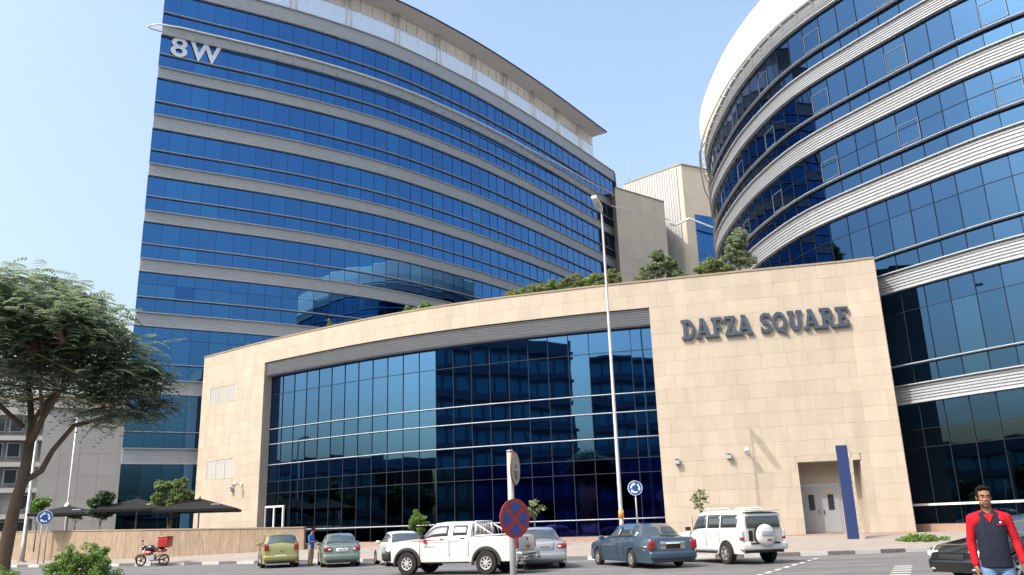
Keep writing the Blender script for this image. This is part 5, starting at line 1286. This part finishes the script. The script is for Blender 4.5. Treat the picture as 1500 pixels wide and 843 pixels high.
bx = rbox('delivery_box', M['p_red'], mt, (-.66, 0, 1.24), (.56, .62, .52), .03); rbox('box_lid', M['p_red'], mt, (-.66, 0, 1.52), (.6, .66, .06), .02)

# ================================================================== PEOPLE
def cone_caps(bm, a, b, ra, rb, seg=14):
    a, b = Vector(a), Vector(b); d = b - a; L = d.length
    for p, r_ in ((a, ra), (b, rb)): bmesh.ops.create_uvsphere(bm, u_segments=seg, v_segments=10, radius=r_, matrix=Matrix.Translation(p))
    if L > 1e-5:
        q = d.to_track_quat('Z', 'Y').to_matrix().to_4x4(); bmesh.ops.create_cone(bm, cap_ends=True, segments=seg, radius1=ra, radius2=rb, depth=L, matrix=Matrix.Translation((a + b) / 2) @ q)
def ell(bm, c, r_, rot=None, seg=20):
    Mx = Matrix.Translation(c) @ (rot or Matrix.Identity(4)) @ Matrix.Diagonal((*r_, 1)); bmesh.ops.create_uvsphere(bm, u_segments=seg, v_segments=seg // 2 + 4, radius=1, matrix=Mx)
def skin_obj(name, bm, m, parent, vox, sm=6, disp=0, fac=.5):
    me = bpy.data.meshes.new(name); bm.to_mesh(me); bm.free(); me.materials.append(m); o = link(name, me, parent)
    r_ = o.modifiers.new('r', 'REMESH'); r_.mode = 'VOXEL'; r_.voxel_size = vox; r_.use_smooth_shade = True
    s = o.modifiers.new('s', 'SMOOTH'); s.factor = fac; s.iterations = sm
    return o
def person(name, label, loc, rz, H, pose, mats, vox=.012, face=True):
    """local frame: faces -Y, x to its left hand side as seen by the viewer = +x right of picture"""
    t = thing(name, label, 'person', loc, rz); k = H / 1.75
    S = lambda p: (p[0] * k, p[1] * k, p[2] * k)
    P = pose; bm = bmesh.new(); hx, hy, hz = P['head']
    Rh = Matrix.Rotation(P.get('turn', 0), 4, 'Z') @ Matrix.Rotation(P.get('nod', 0), 4, 'X')
    Hc = Vector((hx, hy, hz)) * k
    def hp(p): return Hc + (Rh @ (Vector(p) * k))
    def he(c, r_): ell(bm, hp(c), [q * k for q in r_], Rh)
    # skull, jaw, cheeks, nose, brow, lips, chin, ears
    he((0, .012, .035), (.074, .094, .088)); he((0, -.012, -.035), (.060, .074, .074)); he((0, -.045, -.086), (.034, .03, .026)); he((0, -.066, .03), (.052, .022, .016))
    for s in (-1, 1):
        he((s * .036, -.048, -.018), (.025, .023, .022)); he((s * .076, .014, -.004), (.011, .02, .033)); he((s * .043, -.02, -.066), (.024, .045, .03)); he((s * .014, -.086, -.028), (.009, .011, .009))
    he((0, -.08, .006), (.0095, .014, .026)); he((0, -.091, -.02), (.0115, .013, .011)); he((0, -.078, -.055), (.022, .010, .006)); he((0, -.077, -.064), (.019, .010, .006))
    nb = P['neck']
    cone_caps(bm, S(nb), hp((0, .018, -.06)), .056 * k, .054 * k); cone_caps(bm, S((nb[0], nb[1] + .01, nb[2] - .06)), S(nb), .075 * k, .058 * k)
    # trunk under the clothes
    ell(bm, S((0, .01, 1.30)), (.16 * k, .095 * k, .17 * k)); ell(bm, S((0, .01, 1.05)), (.14 * k, .09 * k, .16 * k)); ell(bm, S((0, .01, .93)), (.15 * k, .1 * k, .11 * k))
    for s in ('L', 'R'):
        sh, el, wr = P['arm' + s]; cone_caps(bm, S(sh), S(el), .05 * k, .038 * k); cone_caps(bm, S(el), S(wr), .037 * k, .026 * k)
        hd = Vector(P.get('hand' + s, (0, -.12, -.99))).normalized(); sg = 1 if s == 'R' else -1      # R = right of the picture
        base = Vector(wr); across = Vector((sg * .15, 1, 0)).cross(hd).cross(hd) * -1; across = (Vector((0, -1, 0)) - hd * Vector((0, -1, 0)).dot(hd)).normalized(); palmn = hd.cross(across) * 1
        inn = Vector((-sg, 0, 0)); inn = (inn - hd * inn.dot(hd)).normalized()
        pc = base + hd * .055
        q = Matrix((( *across, 0), (*inn, 0), (*hd, 0), (0, 0, 0, 1))).transposed(); ell(bm, pc * k, (.038 * k, .018 * k, .05 * k), q)
        cone_caps(bm, S(wr), (base + hd * .04) * k, .025 * k, .026 * k)
        for fi, (off_, ln) in enumerate(((.028, .072), (.0095, .082), (-.0095, .077), (-.028, .06))):
            a = pc + across * off_ + hd * .036; b1 = a + hd * ln * .5 + inn * .008 + across * off_ * .12; b2 = b1 + (hd * .8 + inn * .75).normalized() * ln * .55
            cone_caps(bm, a * k, b1 * k, .0098 * k, .009 * k, 8); cone_caps(bm, b1 * k, b2 * k, .009 * k, .0072 * k, 8)
        a = pc + across * .03 - hd * .028; b1 = a + across * .026 + hd * .03 + inn * .012; b2 = b1 + hd * .032 + inn * .01 + across * .004
        cone_caps(bm, a * k, b1 * k, .0135 * k, .011 * k, 8); cone_caps(bm, b1 * k, b2 * k, .011 * k, .008 * k, 8)
        hp_, kn, an_ = P['leg' + s]; cone_caps(bm, S(hp_), S(kn), .075 * k, .05 * k); cone_caps(bm, S(kn), S(an_), .05 * k, .035 * k)
    skin_obj('body', bm, mats['skin'], t, vox * .62 if face else vox, 5)
    # hair
    bm = bmesh.new()
    def hh(c, r_): ell(bm, hp(c), [q * k for q in r_], Rh)
    hh((0, .028, .058), (.079, .092, .082)); hh((0, -.03, .105), (.058, .05, .03)); hh((0, .055, .01), (.074, .066, .075))
    for s in (-1, 1): hh((s * .066, .0, .03), (.016, .035, .045)); hh((s * .042, -.045, .102), (.025, .03, .02))
    skin_obj('hair', bm, mats['hair'], t, vox * .6, 3)
    if face:
        for s in (-1, 1):
            b_ = bmesh.new(); ell(b_, hp((s * .0315, -.0755, .010)), [.0125 * k, .006 * k, .0062 * k], Rh, 12); me = bpy.data.meshes.new('eye'); b_.to_mesh(me); b_.free(); me.materials.append(M['eyew']); e_ = link('eye', me, t)
            b_ = bmesh.new(); ell(b_, hp((s * .0315, -.0795, .010)), [.0058 * k, .004 * k, .0056 * k], Rh, 10); me = bpy.data.meshes.new('iris'); b_.to_mesh(me); b_.free(); me.materials.append(M['eye']); link('iris', me, e_)
            b_ = bmesh.new(); cone_caps(b_, hp((s * .016, -.0855, .0275)), hp((s * .034, -.083, .0325)), .005 * k, .0048 * k, 8); cone_caps(b_, hp((s * .034, -.083, .0325)), hp((s * .05, -.071, .026)), .0048 * k, .003 * k, 8)
            me = bpy.data.meshes.new('eyebrow'); b_.to_mesh(me); b_.free(); me.materials.append(mats['hair']); link('eyebrow', me, t)
        b_ = bmesh.new(); cone_caps(b_, hp((-.018, -.0835, -.0595)), hp((.018, -.0835, -.0595)), .004 * k, .004 * k, 8); cone_caps(b_, hp((-.01, -.087, -.062)), hp((.01, -.087, -.062)), .0045 * k, .0045 * k, 8)
        me = bpy.data.meshes.new('mouth'); b_.to_mesh(me); b_.free(); me.materials.append(M['lip']); link('mouth', me, t)
        b_ = bmesh.new()
        ell(b_, hp((0, -.0125, -.052)), [.0603 * k, .0743 * k, .062 * k], Rh); ell(b_, hp((0, -.046, -.088)), [.0343 * k, .0302 * k, .026 * k], Rh)
        for s in (-1, 1): ell(b_, hp((s * .043, -.02, -.067)), [.0243 * k, .0452 * k, .03 * k], Rh)
        bmesh.ops.bisect_plane(b_, geom=b_.verts[:] + b_.edges[:] + b_.faces[:], plane_co=hp((0, 0, -.046)), plane_no=(Rh @ Vector((0, -.25, 1))), clear_outer=True)
        me = bpy.data.meshes.new('stubble'); b_.to_mesh(me); b_.free(); me.materials.append(M['stubble']); o_ = link('stubble', me, t)
        cone = bmesh.new(); cone_caps(cone, hp((-.014, -.0875, -.045)), hp((.014, -.0875, -.045)), .0052 * k, .0052 * k, 8); me = bpy.data.meshes.new('moustache'); cone.to_mesh(me); cone.free(); me.materials.append(M['stubble']); link('moustache', me, t)
    # shirt trunk
    bm = bmesh.new(); dd = P.get('bulk', 1.)
    TZ = [.84, .90, .97, 1.05, 1.15, 1.25, 1.33, 1.40, 1.44]; TX = [.176, .176, .168, .160, .162, .172, .170, .145, .12]; TY = [.122, .12, .118, .116, .114, .112, .104, .085, .07]; TC = [0, 0, -.006, -.01, -.006, 0, .006, .012, .018]
    vs_ = []; NR = 26
    for i in range(NR):
        z = lerp(.84, 1.455, i / (NR - 1)); rx, ry, yc = (float(np.interp(z, TZ, q)) for q in (TX, TY, TC))
        for j in range(24):
            a = 2 * PI * j / 24; ca, sa = math.cos(a), math.sin(a); e_ = .82
            vs_.append(bm.verts.new(S((rx * dd * math.copysign(abs(ca) ** e_, ca), yc + ry * dd * math.copysign(abs(sa) ** e_, sa), z))))
    for i in range(NR - 1):
        for j in range(24): bm.faces.new((vs_[i * 24 + j], vs_[i * 24 + (j + 1) % 24], vs_[(i + 1) * 24 + (j + 1) % 24], vs_[(i + 1) * 24 + j]))
    bm.faces.new(vs_[:24][::-1]); bm.faces.new(vs_[-24:])
    for s_z in (-1, 1): cone_caps(bm, S((s_z * .05, .018, 1.435)), S((s_z * .165, .014, 1.395)), .056 * k, .052 * k)
    bmesh.ops.bisect_plane(bm, geom=bm.verts[:] + bm.edges[:] + bm.faces[:], plane_co=S((0, 0, P.get('hem', .86))), plane_no=(0, 0, -1), clear_outer=False)
    skin_obj('shirt', bm, mats['shirt'], t, vox, 9)
    for s in ('L', 'R'):
        sh, el, wr = P['arm' + s]; bm = bmesh.new(); sg = 1 if s == 'R' else -1; fr = P.get('sleeve', 1.0)
        cone_caps(bm, S((sh[0] - sg * .115, sh[1] + .006, sh[2] + .052)), S((sh[0] - sg * .01, sh[1], sh[2] + .008)), .046 * k, .056 * k); cone_caps(bm, S((sh[0] - sg * .06, sh[1] - .008, sh[2] - .02)), S((sh[0] - sg * .015, sh[1], sh[2] - .06)), .075 * k, .062 * k)
        cone_caps(bm, S(sh), S(el), .059 * k, .050 * k)
        if fr > .6:
            w2 = tuple(lerp(el[i], wr[i], .95) for i in range(3)); cone_caps(bm, S(el), S(w2), .050 * k, .040 * k)
            c2 = tuple(lerp(el[i], wr[i], .86) for i in range(3)); cone_caps(bm, S(c2), S(w2), .044 * k, .041 * k)
        skin_obj('sleeve', bm, mats['sleeve'], t, vox, 4)
    bm = bmesh.new(); ell(bm, S((0, .005, .93)), (.172 * k, .118 * k, .10 * k)); ell(bm, S((0, .01, .88)), (.178 * k, .122 * k, .11 * k))
    for s in ('L', 'R'):
        hp_, kn, an_ = P['leg' + s]; cone_caps(bm, S(hp_), S(kn), .098 * k, .07 * k); cone_caps(bm, S(kn), S((an_[0], an_[1], an_[2] + .02)), .068 * k, .058 * k)
    skin_obj('trousers', bm, mats['trousers'], t, vox, 4)
    for s in ('L', 'R'):
        an_ = P['leg' + s][2]; bm = bmesh.new(); ell(bm, S((an_[0], an_[1] - .07, .045)), (.048 * k, .13 * k, .04 * k)); ell(bm, S((an_[0], an_[1] + .01, .06)), (.045 * k, .06 * k, .055 * k)); skin_obj('shoe', bm, mats['shoe'], t, vox, 2)
    return t, S, k
poseA = dict(head=(-.012, -.01, 1.635), turn=R(8), nod=R(4), neck=(0, .025, 1.47),
             armL=((-.182, .015, 1.395), (-.225, .03, 1.12), (-.215, -.04, .875)), armR=((.182, .015, 1.395), (.242, .035, 1.13), (.272, -.05, .90)),
             handL=(.05, -.2, -1), handR=(.12, -.2, -1), legL=((-.09, .01, .90), (-.10, -.06, .49), (-.10, .06, .09)), legR=((.09, .01, .90), (.11, .0, .49), (.11, .10, .09)), hem=.875)
mA = dict(skin=M['skin'], hair=M['hair'], shirt=M['navy_cloth'], sleeve=M['red_cloth'], trousers=M['denim'], shoe=M['black_plastic'])
man, S, k = person('person', 'man in a navy top with red sleeves and blue jeans walking at the bottom right', (5.86, 10.9, 0), R(-24), 1.86, poseA, mA, .011)
# red V insert, collar, chest mark
def on_torso(name, pts, m, parent, off=.004):
    """thin cloth shape laid on the chest: pts are (x,z); depth from a ray onto the shirt ellipsoids"""
    def yf(x, z):
        best = 0
        rx = float(np.interp(z, [1.15, 1.25, 1.33, 1.40, 1.44], [.162, .172, .170, .145, .12])); ry = float(np.interp(z, [1.15, 1.25, 1.33, 1.40, 1.44, 1.47], [.114, .112, .104, .085, .07, .055])); yc = float(np.interp(z, [1.15, 1.25, 1.33, 1.40, 1.44], [-.006, 0, .006, .012, .018]))
        best = yc - ry * max(0, 1 - abs(x / rx) ** (2 / .82)) ** (.41)
        return best - off - (.012 * max(0, (z - 1.38) / .06))
    mb = MB(); n = len(pts); N = 8
    cx_, cz_ = sum(p[0] for p in pts) / n, sum(p[1] for p in pts) / n; vs = []; fs = []
    for r_ in range(N + 1):
        for p in pts: x = lerp(cx_, p[0], r_ / N); z = lerp(cz_, p[1], r_ / N); vs.append(S((x, yf(x, z), z)))
    for r_ in range(N):
        for i in range(n): fs.append((r_ * n + i, r_ * n + (i + 1) % n, (r_ + 1) * n + (i + 1) % n, (r_ + 1) * n + i))
    mb.add(vs, fs, 0, True); o = mb.build(name, m, parent, True); so = o.modifiers.new('s', 'SOLIDIFY'); so.thickness = .006; so.offset = 0; return o
on_torso('neck_insert', [(-.05, 1.435), (-.03, 1.445), (.03, 1.445), (.05, 1.435), (.025, 1.39), (0, 1.34), (-.025, 1.39)], M['red_cloth'], man, .005)
on_torso('chest_logo', [(.07, 1.325), (.135, 1.33), (.14, 1.315), (.07, 1.31)], M['red_cloth'], man, .006)
on_torso('chest_mark', [(.09, 1.345), (.105, 1.36), (.12, 1.345), (.105, 1.335)], M['sign_white'], man, .006)
mb = MB(); mb.tube([S((.068 * math.cos(a), .022 + .062 * math.sin(a), 1.462 + .018 * math.sin(a))) for a in [2 * PI * i / 20 for i in range(21)]], .011, 6, caps=False); mb.build('collar', M['red_cloth'], man)
poseB = dict(head=(.05, -.05, 1.62), turn=R(0), nod=R(22), neck=(.0, .01, 1.46),
             armL=((-.18, .01, 1.39), (-.22, -.02, 1.12), (-.12, -.26, 1.10)), armR=((.18, .01, 1.39), (.21, -.04, 1.13), (.08, -.28, 1.12)), handL=(.3, -1, 0), handR=(-.3, -1, 0),
             legL=((-.09, .01, .90), (-.10, .0, .49), (-.10, .05, .09)), legR=((.09, .01, .90), (.10, -.02, .49), (.10, .03, .09)), sleeve=.4)
mB = dict(skin=M['skin'], hair=M['hair'], shirt=M['blue_cloth'], sleeve=M['blue_cloth'], trousers=M['khaki'], shoe=M['bark'])
person('person', 'man in blue shirt and khaki trousers standing between two parked cars', (-9.9, 41.4, 0), R(70), 1.70, poseB, mB, .02, face=False)

# ================================================================== ACROSS THE ROAD (seen in the mirror glass)
ob = thing('office_block', 'dark concrete office block with teal window bands, mirrored in the podium glass', 'building')
A_, B_ = (-52, -38), (-74, 4.0)
def block(root, A_, B_, dep, H, fh, nb, wallm, winm, wh=1.9):
    an = math.atan2(B_[1] - A_[1], B_[0] - A_[0]); L = math.hypot(B_[0] - A_[0], B_[1] - A_[1]); n_ = (math.sin(an), -math.cos(an))
    if n_[0] * (0 - A_[0]) + n_[1] * (30 - A_[1]) < 0: n_ = (-n_[0], -n_[1])
    q = MB(); q.prism([A_, B_, (B_[0] - n_[0] * dep, B_[1] - n_[1] * dep), (A_[0] - n_[0] * dep, A_[1] - n_[1] * dep)], 0, H); fixn(q.build('wall', wallm, root))
    for f in range(int(H / fh)):
        for b in range(nb):
            s = L * (b + .5) / nb; c = (A_[0] + math.cos(an) * s + n_[0] * .04, A_[1] + math.sin(an) * s + n_[1] * .04, f * fh + fh * .52)
            piece('window', winm, c, (L / nb - .5, .12, wh), an, root)
    for f in range(1, int(H / fh) + 1):
        piece('floor_band', wallm, ((A_[0] + B_[0]) / 2 + n_[0] * .35, (A_[1] + B_[1]) / 2 + n_[1] * .35, f * fh), (L + .4, .9, .45), an, root)
block(ob, A_, B_, 26, 33, 4.4, 20, M['concrete'], M['tealwin'], 2.3)
A_, B_ = (-14, -62), (-48, -42)
block(ob, A_, B_, 24, 31, 4.4, 14, M['concrete'], M['tealwin'], 2.3)
o2 = thing('office_block', 'low teal windowed block down the road, mirrored at the left end of the podium glass', 'building')
block(o2, (-105, 66), (-90, 26), 20, 13, 3.6, 14, M['concrete'], M['tealwin'], 2.0)
o3 = thing('office_block', 'added low dark block beside the tall concrete one, darkening the podium glass reflection', 'building')
block(o3, (-88, 27), (-76, 8), 16, 12, 3.6, 7, M['concrete'], M['darkwin'], 1.9)  # added block: hides the pale sand so the lower podium glass mirrors dark
rt = [(-66, 44), (-64, 30), (-58, 22), (-50, -8), (-45, -16), (-38, -22), (-28, -34), (-10, -40), (4, -44), (18, -42), (34, -38)]
def town_tree(loc, i):
    return small_tree('street_tree', 'dark leafy street tree across the road, mirrored in the podium glass, number %s' % 'one two three'.split()[0], loc, 6, 2.4, [(0, 0, 4.2, 1.7), (1.1, .3, 3.9, 1.2), (-1.1, -.3, 4.0, 1.2)], M['leafd'], per=60, size=.28, rt=.16, spread=.7, seed=70 + i, group='street trees across the road')
base = town_tree((rt[0][0], rt[0][1], 0), 0); ordn = 'first second third fourth fifth sixth seventh eighth ninth tenth last'.split()
base['label'] = 'dark street tree across the road, first of its row, seen mirrored in the glass'
for kk, (x, y) in enumerate(rt[1:]):
    o = copy_tree(base); o['label'] = 'dark street tree across the road, %s of its row, seen mirrored in the glass' % ordn[kk + 1]; o.location = (x, y, 0); o.rotation_euler = (0, 0, rnd.uniform(0, 6)); s_ = rnd.uniform(.8, 1.25); o.scale = (s_, s_, s_)
